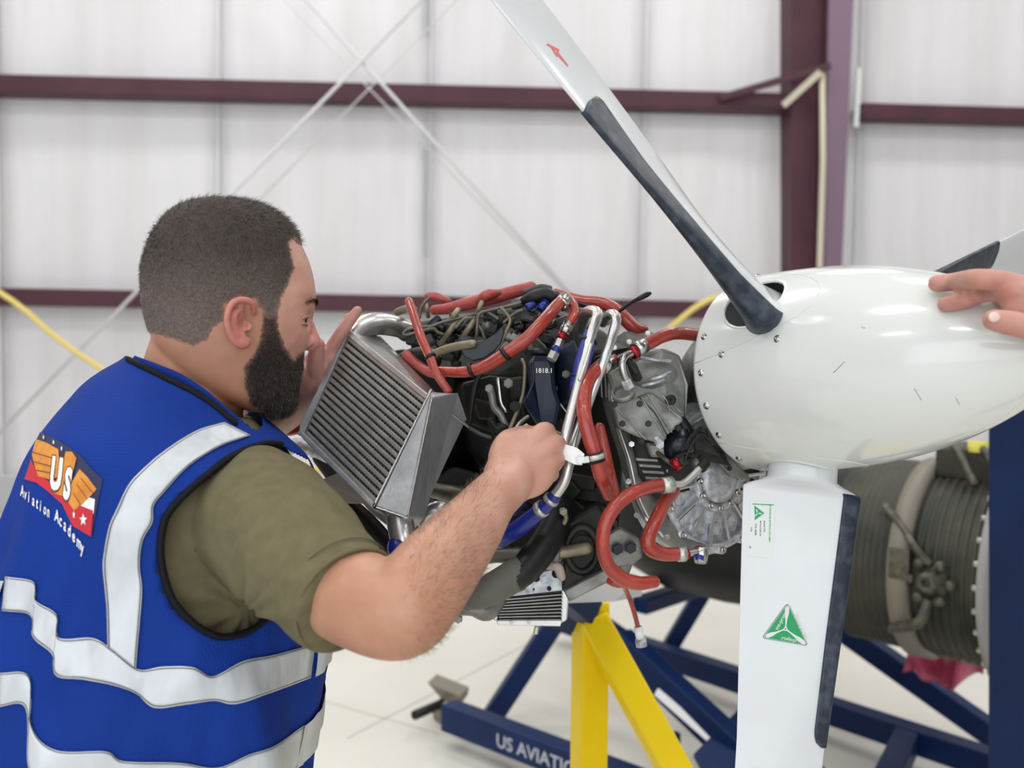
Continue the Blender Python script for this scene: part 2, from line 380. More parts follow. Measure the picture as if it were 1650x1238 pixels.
# grey workbench far left behind the man
wb = empty('workbench', FP(-120, 1010), 'grey topped black workbench at the left edge behind the man', 'workbench')
c = P(-190, 865, 3.4); zt = c.z
mk('bench_top', *boxvf((c.x, c.y, zt), (.45, .05, 0), (-.04, .4, 0), (0, 0, .035)), M['greymetal'], wb, smooth=False, bevel=.006)
mk('cabinet', *boxvf((c.x, c.y, zt / 2 - .02), (.42, .045, 0), (-.035, .37, 0), (0, 0, zt / 2 - .02)), M['black'], wb, smooth=False)
for k in range(3): mk('drawer', *boxvf((c.x + .36, c.y - .40, zt - .15 - .22 * k), (.04, .003, 0), (0, .006, 0), (0, 0, .09)), M['blackgloss'], wb, smooth=False)
mk('backstop', *boxvf((c.x - .0, c.y + .3, zt + .10), (.44, .05, 0), (-.002, .015, 0), (0, 0, .08)), M['greymetal'], wb, smooth=False)

# ================================================================== TURBINE ENGINE ON THE BLUE STAND (behind)
ax0, ax1 = Vector((.60, 3.69, .83)), Vector((1.75, 2.58, .83))
tdir = (ax1 - ax0).normalized(); tside = Vector((tdir.y, -tdir.x, 0))   # towards the camera
if tside.y > 0: tside = -tside
te = empty('turbine_engine', (ax0.x + .4, ax0.y - .4, .5), 'dark ribbed turbine engine barrel lying on the blue stand behind the propeller', 'engine')
def tpos(px):                       # distance along the barrel whose axis shows at column px
    k = (px - 825) / FPX
    f = lambda t: (ax0 + tdir * t)
    lo, hi = -1.0, 2.0
    for _ in range(40):
        m_ = (lo + hi) / 2
        if proj(f(m_))[0] < px: lo = m_
        else: hi = m_
    return lo
t1365, t1440, t1490, t1592 = tpos(1395), tpos(1492), tpos(1522), tpos(1632)
prof = []
for k in range(40):
    t = t1365 + (t1440 - t1365) * k / 39; prof.append((t, .300 + .004 * math.sin(k * 1.6)))
mk('compressor_case', *lathe(ax0, tdir, prof), M['barrel'], te)
prof = [(t1490 + (t1592 - t1490) * k / 60, .292 + .006 * (1 if (k // 4) % 2 else 0) + .01 * k / 60) for k in range(61)]
mk('turbine_case', *lathe(ax0, tdir, prof), M['barrel'], te)
mk('intake_duct', *lathe(ax0, tdir, [(tpos(900), .0), (tpos(900), .14), (tpos(1000), .17), (tpos(1045), .235), (tpos(1100), .285), (tpos(1190), .29), (tpos(1300), .27), (t1365, .29)]), M['black'], te)
mk('band', *lathe(ax0, tdir, [(t1440, .29), (t1440, .318), (t1490, .318), (t1490, .29)]), mat('band_tan', (.24, .215, .175), .5), te)
mk('flange', *lathe(ax0, tdir, [(t1592, .29), (t1592, .335), (t1592 + .03, .335), (t1592 + .03, .30), (t1592 + .22, .27), (t1592 + .22, .10), (t1592 + .30, 0)]), M['greymetal'], te)
for k in range(30):
    a = k * math.tau / 30; rr = tside * math.cos(a) + Vector((0, 0, 1)) * math.sin(a)
    mk('bolt', *lathe(ax0 + rr * .322 + tdir * (t1592 - .012), tdir, [(0, 0), (0, .009), (.012, .009)], 6), M['bandgrey'], te, smooth=False)
# igniter boss and pipework on its flank
bp = ax0 + tdir * tpos(1556) + tside * .30 + Vector((0, 0, -.01))
mk('boss', *lathe(bp - tside * .03, tside, [(0, .052), (.035, .050), (.04, .03), (.065, .03), (.065, .012), (.05, .012), (.05, 0)], 16), M['tube'], te)
for k in range(6):
    a = k * math.tau / 6; q = bp + (tdir * math.cos(a) + Vector((0, 0, 1)) * math.sin(a)) * .058
    mk('lug', *lathe(q - tside * .02, tside, [(0, .016), (.035, .016), (.035, 0)], 8), M['tube'], te)
mk('fuel_pipe', *sweep(cat([bp + Vector((0, 0, .05)), bp + Vector((-.04, .02, .10)), bp + tdir * -.07 + Vector((0, .02, .14)), bp + tdir * -.12 + Vector((0, .05, .2))]), .012, 8), M['tube'], te)
mk('fuel_pipe', *sweep(cat([bp - Vector((0, 0, .05)), bp + Vector((-.03, .0, -.12)), bp + tdir * -.09 + Vector((0, .04, -.17))]), .016, 8), M['tube'], te)
mk('bracket', *boxvf(bp + tdir * -.085 + Vector((0, 0, .04)), tdir * .03, Vector((0, 0, 1)) * .045, tside * .02), M['tube'], te, smooth=False, bevel=.004)
for z, l0, l1 in ((-.265, t1365 + .02, t1440 - .01), (-.27, t1490 + .03, t1592 - .05)):
    m_ = Mesh(); m_.add(sweep([ax0 + tdir * l0 + tside * .12 + Vector((0, 0, z)), ax0 + tdir * l1 + tside * .12 + Vector((0, 0, z))], .011, 8))
    m_.build('drain_pipe', M['tubetan'], te)
mk('gearbox', *boxvf(ax0 + tdir * (t1490 + .16) + Vector((0, 0, .32)), tdir * .16, tside * .12, Vector((0, 0, .05))), M['barrel'], te, bevel=.012)
mk('cap', *lathe(ax0 + tdir * (t1490 + .12) + tside * .1 + Vector((0, 0, .36)), (0, 0, 1), [(0, .03), (.03, .03), (.03, 0)], 12), mat('cap_yellow', (.75, .70, .10), .5), te)
for k in range(3):
    mk('accessory_pipe', *sweep(cat([ax0 + tdir * (t1490 + .02 + .08 * k) + tside * .05 + Vector((0, 0, .30)), ax0 + tdir * (t1490 + .06 + .08 * k) + tside * .12 + Vector((0, 0, .37)), ax0 + tdir * (t1490 + .14 + .08 * k) + tside * .18 + Vector((0, 0, .27))]), .012, 8), M['tube'], te)

# blue stand
st = empty('engine_stand', FP(1000, 1235), 'navy blue welded tube stand on the floor carrying the turbine engine', 'stand')
A0, A1 = FP(722, 1152, .11), FP(1010, 1262, .11); adir = (A1 - A0).normalized()
A1 = A0 + adir * 2.2
def sb(name, a, b, w=.075, h=.075, m='navy'): return mk(name, *beam(a, b, w, h), M[m], st, smooth=False, bevel=.006)
sb('base_beam', A0, A1, .08, .10)
B0, B1 = FP(955, 1018, .11), FP(1600, 1232, .11); bdir = (B1 - B0).normalized(); B0 = B0 - bdir * .25; B1 = B1 + bdir * .5
sb('base_beam', B0, B1, .08, .09)
sb('cross_beam', A0 + adir * 1.5, B0 + bdir * 1.8, .08, .08)
# braces on the near side
sb('brace', P(790, 1160, 3.62), P(895, 1000, 3.60), .075, .075)
sb('upright', P(884, 1010, 3.62), P(884, 880, 3.62), .06, .06)
sb('brace', P(885, 955, 3.62), P(1010, 1042, 3.45), .07, .085)
dA = beam(P(1000, 1035, 3.45), P(1215, 1236, 2.95), .07, .11)
dg_ = mk('brace', *dA, M['navy'], st, smooth=False, bevel=.006)
sb('upright', P(1088, 1180, 3.12), P(1088, 1300, 3.12), .03, .03)
sb('brace', P(1075, 1050, 4.25), P(1150, 925, 4.2), .08, .07)
sb('brace', P(1335, 998, 3.82), P(1640, 1212, 3.38), .075, .085)
sb('post', P(1664, 500, 2.30), P(1664, 1545, 2.30), .16, .12)
sb('top_beam', P(1664, 560, 2.30), P(1900, 560, 3.2), .1, .1)
mk('base_plate', *prism([P(1118, 1215, 3.0), P(1195, 1138, 3.15), P(1330, 1238, 2.95), P(1180, 1330, 2.7)], Vector((0, 0, -.012))), M['navy'], st, smooth=False)
sb('cradle', ax0 + tdir * .05 + tside * .2 + Vector((0, 0, -.33)), ax0 + tdir * .05 - tside * .2 + Vector((0, 0, -.33)), .07, .06)
mk('caster_bracket', *prism([P(688, 1100, 3.72), P(742, 1122, 3.62), P(740, 1135, 3.62), P(722, 1160, 3.66), P(712, 1150, 3.68), P(708, 1124, 3.7)], Vector((.03, .10, 0))), M['caster'], st, smooth=False, bevel=.004)
mk('caster_wheel', *lathe(P(716, 1150, 3.66), CV(.8, .6, 0), [(-.02, 0), (-.02, .055), (.02, .055), (.02, 0)], 20), M['caster'], st)
mk('tow_pin', *sweep([P(714, 1133, 3.66), P(668, 1153, 3.5)], .018, 10), M['black'], st)
tgt = P(905, 1228, 3.3)
# lettering painted on the near face of the base beam and on the brace label
def flat_text(name, s, origin, ex, ey, h, m, parent, bold=.02, lift=None, thick=.0006):
    V, F = textmesh(s, bold); n = ex.cross(ey).normalized()
    W = [origin + ex * (v[0] * h) + ey * (v[1] * h) + n * .001 for v in V]
    return mk(name, W, F, m, parent, smooth=False)
an = adir.cross(Vector((0, 0, 1))); an = an if an.y < 0 else -an
to = A0 + adir * ((proj(A0)[0] and 0) + .0)
lo, hi = 0, 2.0
for _ in range(40):
    mm = (lo + hi) / 2
    if proj(A0 + adir * mm)[0] < 812: lo = mm
    else: hi = mm
flat_text('lettering', 'US AVIATION ACADEMY', A0 + adir * lo + an * .041 - Vector((0, 0, .022)), adir, Vector((0, 0, 1)), .066, mat('stencil_white', (.50, .52, .58), .6), st, .012)
# pale stencil label on the long brace
q0, q1 = P(1062, 1128, 3.27), P(1150, 1205, 3.08); qd = (q1 - q0).normalized(); qn = -FW; qu = (qd.cross(qn)).normalized(); qu = qu if qu.z > 0 else -qu; qn = qd.cross(qu)
if qn.y > 0: qn = -qn
lab0 = q0 + qn * .045 + qu * .012
mk('label', *prism([lab0, lab0 + qd * (q1 - q0).length, lab0 + qd * (q1 - q0).length + qu * .028, lab0 + qu * .028], qn * .002), M['white'], dg_, smooth=False)

# pink-red plastic cover hanging beneath the barrel
V = []; F = []
for k in range(15):
    for j in range(25):
        s, t = j / 24, k / 14
        top = P(1470 + 130 * s, 1000 + 30 * s, 3.45 - .25 * s); bot = P(1462 + 118 * s, 1068 + 44 * math.sin(2.2 * s + .3) - 10 * s, 3.45 - .2 * s)
        q = top.lerp(bot, t); V.append(q + tside * (.035 * math.sin(9 * s + 2 * t) + .02 * math.sin(23 * s - 3 * t)) * (.4 + t) + Vector((0, 0, .012 * math.sin(17 * s) * t)))
for k in range(14):
    for j in range(24): c = k * 25 + j; F.append((c, c + 1, c + 26, c + 25))
rc = mk('engine_cover', V, F, mat('cover_pink', (.62, .10, .20), .35, col2=(.48, .05, .12), scale=9), label='pink-red plastic cover bunched up beneath the turbine barrel', category='cover')
solid(rc, .003)

# ================================================================== YELLOW STAND
ys = empty('hoist_stand', Vector((P(955, 900, 1.95).x, P(955, 900, 1.95).y, 0)), 'bright yellow steel stand with one diagonal leg under the piston engine', 'stand')
yt, yb = P(955, 985, 1.95), P(955, 985, 1.95); yb = Vector((yt.x, yt.y, .02)); yt = P(952, 967, 1.95)
mk('post', *beam(yb, yt, .062, .062, Vector((0.35, -1, 0))), M['yellow'], ys, smooth=False, bevel=.005)
mk('leg', *beam(P(955, 1000, 1.93), P(1155, 1365, 1.74), .058, .062, Vector((.3, -1, 0))), M['yellow'], ys, smooth=False, bevel=.005)
l1 = P(1155, 1365, 1.74); ld = (l1 - P(955, 1000, 1.93)); l2 = l1 + ld * ((l1.z - .03) / -ld.z)
mk('leg_end', *beam(l1, l2, .058, .062, Vector((.3, -1, 0))), M['yellow'], ys, smooth=False)
mk('foot', *boxvf((yb.x + .2, yb.y - .05, .025), (.55, -.1, 0), (.02, .12, 0), (0, 0, .025)), M['yellow'], ys, smooth=False, bevel=.005)
mk('top_plate', *prism([P(900, 945, 1.75), P(1020, 948, 1.75), P(1035, 962, 1.75), P(990, 970, 1.7), P(915, 973, 1.7)], CV(0.02, .12, .004)), M['greymetal'], ys, smooth=False, bevel=.003)
mk('mount_beam', *beam(P(905, 985, 2.0), P(915, 948, 1.95), .07, .1, Vector((0, -1, 0))), M['navy'], ys, smooth=False)

# ================================================================== PROPELLER
SC = .92
HX, HD, HZ, TH, TI, PH, BR, BE, CR, CE, TT, B0_, RB, SL, SE, SP = .4123 * SC, 1.2856 * SC, .0199 * SC, .9786, .056, -.1907, .7426, .4909, .0769 * SC, .0592 * SC, .4962 * SC, .0805 * SC, .1409 * SC, .356 * SC, .795, 2.5536
HUB = CAMLOC + CV(HX, HD, HZ)
PA = CV(math.cos(TI) * math.cos(TH), -math.cos(TI) * math.sin(TH), math.sin(TI)).normalized()
PU = CV(math.sin(TH), math.cos(TH), 0).normalized(); PV = PA.cross(PU).normalized(); PV = PV if PV.z > 0 else -PV
pr = empty('propeller', HUB - PA * B0_, 'three-bladed propeller with glossy white spinner and black rubber blade boots', 'propeller')
def radial(al): return PU * math.cos(al) + PV * math.sin(al)
def tang(al): return -PU * math.sin(al) + PV * math.cos(al)
BAL = [math.radians(a) + PH for a in (270, 150, 30)]
# spinner shell with three blade openings
NS, NT = 120, 360
Vs = []; ss = [1 - (1 - i / NS) ** 1.25 if i else 0 for i in range(NS)] + [1]
ss = sorted(ss)
def sprof(s): return (-B0_ + s * (SL + B0_), RB * max(0, 1 - s ** SP) ** SE)
for i, s in enumerate(ss):
    h, r = sprof(s)
    for j in range(NT): Vs.append(HUB + PA * h + radial(2 * math.pi * j / NT) * max(r, .0004))
Fs = []
HR = .036                            # opening half length
def inhole(c):
    q = c - HUB
    for al in BAL:
        if q.dot(radial(al)) > 0:
            cx = q.dot(PA) + .004; cy = q.dot(tang(al))
            if (cx / .043) ** 2 + (cy / .040) ** 2 < 1: return True
    return False
for i in range(NS):
    for j in range(NT):
        a, b, c_, d_ = i * NT + j, i * NT + (j + 1) % NT, (i + 1) * NT + (j + 1) % NT, (i + 1) * NT + j
        if i < 62 and inhole((Vs[a] + Vs[c_]) / 2): continue
        Fs.append((a, b, c_, d_))
sp = mk('spinner', Vs, Fs, M['spinner'], pr)
def surf_r(h):                        # spinner radius at axial station h
    s = (h + B0_) / (SL + B0_); return RB * max(0, 1 - s ** SP) ** SE
for al in BAL:                        # rolled rim of every opening hides the stepped cut
    pts = []
    for k in range(64):
        a = math.tau * k / 64; h = -.004 + .043 * math.cos(a); y = .040 * math.sin(a); r = surf_r(h)
        ang = al + math.asin(min(1, y / r)); pts.append(HUB + PA * h + radial(ang) * (r - .0008))
    mk('opening_rim', *sweep(pts, .0024, 8, closed=True), M['spinner'], sp)
mk('backplate', *lathe(HUB - PA * B0_, PA, [(.004, 0), (.004, RB - .003), (-.003, RB - .0005), (-.003, RB - .02), (-.003, 0)], 96), M['spinner'], pr)
mk('hub', *lathe(HUB, PA, [(-.07, 0), (-.07, .05), (-.045, .062), (.045, .062), (.06, .04), (.06, 0)], 32), M['navyplastic'], pr)
# panel seam of the root cover patches
for al in BAL:
    c_ = []
    for k in range(49):
        h = -B0_ + .004; w = (k / 48 - .5) * 2
        hh = -B0_ + .16 * (1 - abs(w) ** 2.4); ang = al + w * .62
        c_.append(HUB + PA * hh + radial(ang) * (surf_r(hh) + .0002))
    mk('seam', *sweep(c_, .0005, 5), M['spinner'], sp)
# screws round the base and near the openings
def screw(h, ang, r=.0038):
    n = (radial(ang)); c_ = HUB + PA * h + n * surf_r(h)
    o = mk('screw', *lathe(c_ - n * .001, n, [(0, r * 1.25), (.0014, r * 1.2), (.0018, r * .9), (.0034, r * .75), (.0038, r * .3), (.002, r * .2), (.002, 0)], 14), M['steel'], sp)
scr = []
for al in BAL:
    for dl, h in ((-.36, -B0_ + .010), (.36, -B0_ + .010), (-.72, -B0_ + .010), (.72, -B0_ + .010), (1.047, -B0_ + .010), (.46, .050), (.56, -.030)):
        screw(h, al + dl)
# blades
def naca(x, t): return 5 * t * (.2969 * math.sqrt(x) - .1260 * x - .3516 * x * x + .2843 * x ** 3 - .1015 * x ** 4)
NXC = 26
def chordx():                          # around section: TE -> upper -> LE -> lower
    xs = [.5 * (1 + math.cos(math.pi * k / NXC)) for k in range(NXC + 1)]
    return [(x, 1) for x in xs] + [(x, -1) for x in reversed(xs[1:-1])]
SEC = chordx()
BL_L = .82
def blade_frame(al, t):
    w = (t - .16 * SC) / (TT - .16 * SC); wc = max(-.3, min(w, 2.3))
    be = BR + (BE - BR) * wc if wc < 1 else BE - .13 * (wc - 1)
    hc = CR + (CE - CR) * wc if wc < 1 else CE - .006 * (wc - 1) - .012 * max(0, wc - 1.2) ** 2
    d = radial(al); cd = tang(al) * math.cos(be) + PA * math.sin(be); nd = d.cross(cd)
    th = .40 - .335 * min(1, max(0, wc + .15) / .85) ** .7; th = max(th, .065) if al != BAL[0] else max(.30 - .24 * min(1, max(0, wc + .1) / .7) ** .6, .065)
    return d, cd, nd, hc, th
def blade_pts(al, t, grow=0.0):
    d, cd, nd, hc, th = blade_frame(al, t)
    root = max(0, min(1, (t - .092) / (.138 - .092))); root = root * root * (3 - 2 * root)    # 0 = round shank
    if al == BAL[0]: root = max(0, min(1, (t - .140) / (.016))); root = root * root * (3 - 2 * root)
    P_ = []
    for x, s in SEC:
        X = (0.5 - x) * 2 * hc; Y = s * naca(x, th) * 2 * hc * .9
        a = math.pi * (x if True else x); Xr = .042 * (1 - 2 * x); Yr = s * .033 * math.sqrt(max(0, 1 - (1 - 2 * x) ** 2))
        xx = Xr + (X - Xr) * root; yy = Yr + (Y - Yr) * root
        if grow:
            yy += s * grow * min(1, (1 - x) * 8 + .2) ; xx += grow * (1 if x < .02 else 0)
        P_.append(HUB + d * t + cd * xx + nd * yy)
    return P_
def blade(al, tmax, label):
    ts = list(np.linspace(.05, .16, 24)) + list(np.linspace(.165, tmax - .06, 44)) + [tmax - .04, tmax - .02, tmax - .006]
    V = []; n = len(SEC)
    for t in ts:
        sec = blade_pts(al, t)
        if t > tmax - .07:
            c_ = sum(sec, Vector()) / n; k = math.sqrt(max(.02, 1 - ((t - tmax + .07) / .0705) ** 2)); sec = [c_ + (q - c_) * (.25 + .75 * k) for q in sec]
        V += sec
    F = []
    for i in range(len(ts) - 1):
        for j in range(n): F.append((i * n + j, i * n + (j + 1) % n, (i + 1) * n + (j + 1) % n, (i + 1) * n + j))
    F += [tuple(range(n))[::-1], tuple(range((len(ts) - 1) * n, len(ts) * n))]
    b = mk('blade', V, F, M['blade'], pr, label=label)
    return b
blades = [blade(BAL[0], BL_L, 'blade pointing down with green triangle sticker'), blade(BAL[1], BL_L, 'blade pointing up past the top edge'), blade(BAL[2], BL_L, 'blade behind the spinner at right')]
# rubber boots: wrap the leading edge (x small) from the root to TT, with rounded end
for bi, (al, b) in enumerate(zip(BAL, blades)):
    full0 = .10; V = []; F = []; ts = np.linspace(.153 if bi == 0 else .095, TT, 60); K = 25
    for t in ts:
        d, cd, nd, hc, th = blade_frame(al, t)
        e = (TT - t); frac = [.22, .52, .42][bi] if bi == 0 else (.36 + .22 * max(0, 1 - (t - .1) / .12))
        if bi == 1: frac = .24 + .28 * min(1, max(0, (t - .20) / (TT - .20)))
        if bi == 0: frac = .15
        rad = .022
        if e < rad: frac *= (.35 + .65 * math.sqrt(max(0, 1 - ((rad - e) / rad) ** 2)))
        root = max(0, min(1, (t - .092) / (.138 - .092))); root = root * root * (3 - 2 * root)
        if bi == 0: root = max(0, min(1, (t - .140) / .016)); root = root * root * (3 - 2 * root)
        for k in range(K):
            w = (k / (K - 1)) * 2 - 1; s = 1 if w > 0 else -1; x = frac * w * w
            if bi == 1: bl_ = min(1, max(0, (t - .20) / (TT - .22))); x *= (.40 + .60 * bl_) if s * nd.dot(UP) > 0 else (1.5 - .5 * bl_)
            X = (.5 - x) * 2 * hc; Y = s * naca(x, th) * 2 * hc * .9
            Xr = .042 * (1 - 2 * x); Yr = s * .033 * math.sqrt(max(0, 1 - (1 - 2 * x) ** 2))
            xx = Xr + (X - Xr) * root; yy = Yr + (Y - Yr) * root
            V.append(HUB + d * t + cd * (xx + .0012 * (1 - abs(w))) + nd * (yy + s * .0012))
    for i in range(len(ts) - 1):
        for k in range(K - 1): F.append((i * K + k, i * K + k + 1, (i + 1) * K + k + 1, (i + 1) * K + k))
    o = mk('boot', V, F, M['boot'], b, label='black scuffed rubber boot on the leading edge'); md = o.modifiers.new('s', 'SOLIDIFY'); md.thickness = .0016; md.offset = 0

bpy.context.view_layer.update()
def bvh(*objs):
    V = []; F = []
    for o in objs:
        k = len(V); me = o.data; V += [tuple(v.co) for v in me.vertices]; F += [tuple(i + k for i in p.vertices) for p in me.polygons]
    return BVHTree.FromPolygons(V, F)
def drop(tree, px, py, off=.0006):
    r = ray(px, py); h, n, i, d = tree.ray_cast(CAMLOC, r)
    if h is None: return None
    if n.dot(r) > 0: n = -n
    return h + n * off
def decal(name, V2, F, tree, m, parent, off, cuts=0, **k):       # 2-D print laid on a surface
    bm = bmesh.new(); vs = [bm.verts.new((x, y, 0)) for x, y in V2]
    for f in F:
        try: bm.faces.new([vs[i] for i in f])
        except ValueError: pass
    bmesh.ops.triangulate(bm, faces=bm.faces)
    if cuts: bmesh.ops.subdivide_edges(bm, edges=bm.edges, cuts=cuts, use_grid_fill=True)
    good = {}; V = []
    for v in bm.verts:
        h = drop(tree, v.co.x, v.co.y, off)
        if h is not None: good[v.index if False else v] = len(V); V.append(h)
    Fo = [tuple(good[v] for v in f.verts) for f in bm.faces if all(v in good for v in f.verts)]
    bm.free(); return mk(name, V, Fo, m, parent, smooth=False, **k)
def textdecal(name, s, o, ex, ey, tree, m, parent, off, bold=.0, cuts=0, warp=None, **k):
    V, F = textmesh(s, bold)
    V2 = [(o[0] + ex[0] * v[0] + ey[0] * v[1], o[1] + ex[1] * v[0] + ey[1] * v[1]) for v in V]
    if warp: V2 = [warp(x, y) for x, y in V2]
    return decal(name, V2, F, tree, m, parent, off, cuts, **k)
bt = bvh(blades[0])
# stickers on the downward blade
q_ = lambda x, y: (1180 + x / 2.59, 760 + y / 2.59)
stk = decal('sticker', [q_(76, 124), q_(180, 128), q_(170, 366), q_(62, 350)], [(0, 1, 2, 3)], bt, M['decal'], blades[0], .0003, 2, label='small white serial number sticker')
decal('border', [q_(84, 134), q_(174, 138), q_(172, 142), q_(84, 138)], [(0, 1, 2, 3)], bt, M['green'], stk, .0006, 1)
decal('emblem', [q_(92, 142), q_(134, 174), q_(94, 204)], [(0, 1, 2)], bt, M['green'], stk, .0006, 2)
for a in (10, 130, 250):
    c0 = q_(106, 174); r_ = 6.5; aa = math.radians(a)
    e_ = (math.cos(aa), math.sin(aa)); f_ = (-e_[1], e_[0])
    decal('emblem_blade', [(c0[0] + e_[0] * 1 + f_[0] * .8, c0[1] + e_[1] + f_[1] * .8), (c0[0] + e_[0] * r_ + f_[0] * .9, c0[1] + e_[1] * r_ + f_[1] * .9), (c0[0] + e_[0] * r_ - f_[0] * .9, c0[1] + e_[1] * r_ - f_[1] * .9), (c0[0] + e_[0] - f_[0] * .8, c0[1] + e_[1] - f_[1] * .8)], [(0, 1, 2, 3)], bt, M['decal'], stk, .0009)
for s, x, y0, hgt, mm in (('MT-PROPELLER ENTWICKLUNG GMBH', 158, 138, 9.5, 'green'), ('BLADE TYPE', 134, 206, 9, 'ink'), ('MTV-6-A/187-129', 118, 206, 9, 'ink'), ('S/No. 00208', 98, 218, 10, 'ink'), ('21/36', 80, 232, 9, 'ink'), ('MT', 74, 312, 9, 'ink')):
    textdecal('lettering', s, q_(x - 3, y0), (-.02 * hgt * .3, hgt / 2.59 * .95), (hgt / 2.59, 0), bt, M[mm], stk, .0007, .012)
# green triangle with three-blade emblem
tri = [q_(224, 556), q_(234, 556), q_(240, 562), q_(312, 716), q_(310, 725), q_(303, 727), q_(134, 698), q_(128, 692), q_(130, 685), q_(218, 562)]
tb = decal('emblem_sticker', tri, [tuple(range(len(tri)))], bt, M['ink'], blades[0], .0003, 3, label='green triangular propeller emblem sticker')
cx_ = sum(p[0] for p in tri) / len(tri); cc = q_(221, 657)
tri2 = [(cc[0] + (x - cc[0]) * .965, cc[1] + (y - cc[1]) * .965) for x, y in tri]
decal('rim', tri2, [tuple(range(len(tri2)))], bt, M['decal'], tb, .0006, 3)
tri3 = [(cc[0] + (x - cc[0]) * .93, cc[1] + (y - cc[1]) * .93) for x, y in tri]
decal('field', tri3, [tuple(range(len(tri3)))], bt, M['green'], tb, .0009, 3)
for tip in (q_(229, 562), q_(136, 690), q_(304, 720)):
    e = np.array(tip) - np.array(cc); Lb = np.linalg.norm(e); e /= Lb; n_ = np.array([-e[1], e[0]]); pts = []
    wd = [(.06, 1.3), (.2, 1.0), (.45, 1.6), (.7, 3.4), (.88, 3.4), (.97, 1.8)]
    pts = [tuple(np.array(cc) + e * Lb * a + n_ * w) for a, w in wd] + [tuple(np.array(cc) + e * Lb * a - n_ * w) for a, w in reversed(wd)]
    decal('emblem_blade', pts, [tuple(range(len(pts)))], bt, M['decal'], tb, .0012, 1)
circ = [(cc[0] + 3.2 * math.cos(a), cc[1] + 3.2 * math.sin(a)) for a in np.linspace(0, math.tau, 13)[:-1]]
decal('emblem_hub', circ, [tuple(range(12))], bt, M['decal'], tb, .0015)
circ = [(cc[0] + 1.2 * math.cos(a), cc[1] + 1.2 * math.sin(a)) for a in np.linspace(0, math.tau, 9)[:-1]]
decal('emblem_bore', circ, [tuple(range(8))], bt, M['ink'], tb, .0018)
textdecal('lettering', 'mt-propeller', (1253, 1016), (4.2, -8.0), (-8.0, -4.2), bt, M['decal'], tb, .0013, .01)
textdecal('lettering', 'Quality Made', (1279, 991), (3.4, 7.6), (7.6, -3.4), bt, M['decal'], tb, .0013, .01)
textdecal('lettering', 'Propellers', (1291, 1036), (-8, -1.4), (1.4, -8), bt, M['decal'], tb, .0013, .01)
# small red scuff on the upper blade
b1 = bvh(blades[1])
for pts in ([(880, 72), (900, 84), (901, 80), (882, 70)], [(893, 84), (914, 107), (916, 106), (899, 84)], [(887, 76), (897, 92), (899, 91), (890, 76)]):
    decal('scuff', pts, [(0, 1, 2, 3)], b1, M['redink'], blades[1], .0004, 1)
# hairline scratches on the spinner
s1 = bvh(sp)
for a, b in (((1343, 601), (1361, 583)), ((1473, 626), (1485, 645)), ((1540, 641), (1546, 652)), ((1388, 527), (1394, 529)), ((1285, 745), (1293, 748))):
    pa = [drop(s1, a[0] + (b[0] - a[0]) * t, a[1] + (b[1] - a[1]) * t, .0002) for t in (0, .33, .66, 1)]
    if all(p is not None for p in pa): mk('scratch', *sweep(pa, .0003, 4), M['fin'], sp)

# ================================================================== MAN
PSI = math.radians(25); HF = CV(math.cos(PSI), math.sin(PSI), 0); HRt = CV(math.sin(PSI), -math.cos(PSI), 0); HU = UP.copy(); HD0 = 1.13
H0 = P(374, 515, HD0)
def HL(x, y, z):
    x, y, z = float(x), float(y), float(z); return H0 + HF * x + HRt * y + HU * z
def HPX(px, py, y):                     # head-local point of lateral offset y that shows at px, py
    kx = (px - 825) / FPX; ky = (619 - py) / FPX; c, s = math.cos(PSI), math.sin(PSI)
    X0 = (374 - 825) / FPX * HD0; Z0 = (619 - 515) / FPX * HD0
    x = (kx * (HD0 - y * c) - X0 - y * s) / (c - kx * s); D = HD0 + x * s - y * c
    return HL(x, y, ky * D - Z0)
def hloc(A):
    q = A - np.array(H0); return np.stack([q @ np.array(HF), q @ np.array(HRt), q @ np.array(HU)], 1)
def sellipse(a, nexp):
    c, s = math.cos(a), math.sin(a); return math.copysign(abs(c) ** (2 / nexp), c), math.copysign(abs(s) ** (2 / nexp), s)
def slab_loft(rows, seg, fn):           # rows -> list of rings
    V = []; F = []
    for r in rows: V += [fn(r, 2 * math.pi * j / seg) for j in range(seg)]
    n = len(rows)
    for i in range(n - 1):
        for j in range(seg): F.append((i * seg + j, i * seg + (j + 1) % seg, (i + 1) * seg + (j + 1) % seg, (i + 1) * seg + j))
    F += [tuple(range(seg))[::-1], tuple(range((n - 1) * seg, n * seg))]
    return V, F
B = Mesh()
# skull and face: z, back x, front x, half width, front exponent
HS = [(.1385, -.030, .018, .018), (.133, -.052, .038, .045), (.120, -.072, .060, .060), (.100, -.087, .078, .069), (.075, -.097, .091, .0745), (.050, -.102, .098, .077),
      (.025, -.102, .1005, .0765), (.008, -.100, .0975, .0745), (-.012, -.095, .0945, .0715), (-.030, -.088, .0900, .067), (-.045, -.080, .0840, .062), (-.060, -.070, .0795, .0565), (-.075, -.055, .0755, .052), (-.092, -.030, .0720, .046), (-.106, .006, .0665, .036), (-.113, .022, .053, .022)]
def hring(r, a):
    z, xb, xf, w = r[:4]; cx, sy = sellipse(a, 2.25)
    m = xb + (xf - xb) * .46
    X = m + (xf - m) * cx if cx > 0 else m + (m - xb) * cx
    ww = w * (1 - .10 * max(0, cx) ** 2 * (1 if z < .03 else .3)); tilt = 0
    return HL(X, ww * sy, z)
B.add(slab_loft([tuple(float(x) for x in r) for r in cat(HS, 4)], 56, hring))
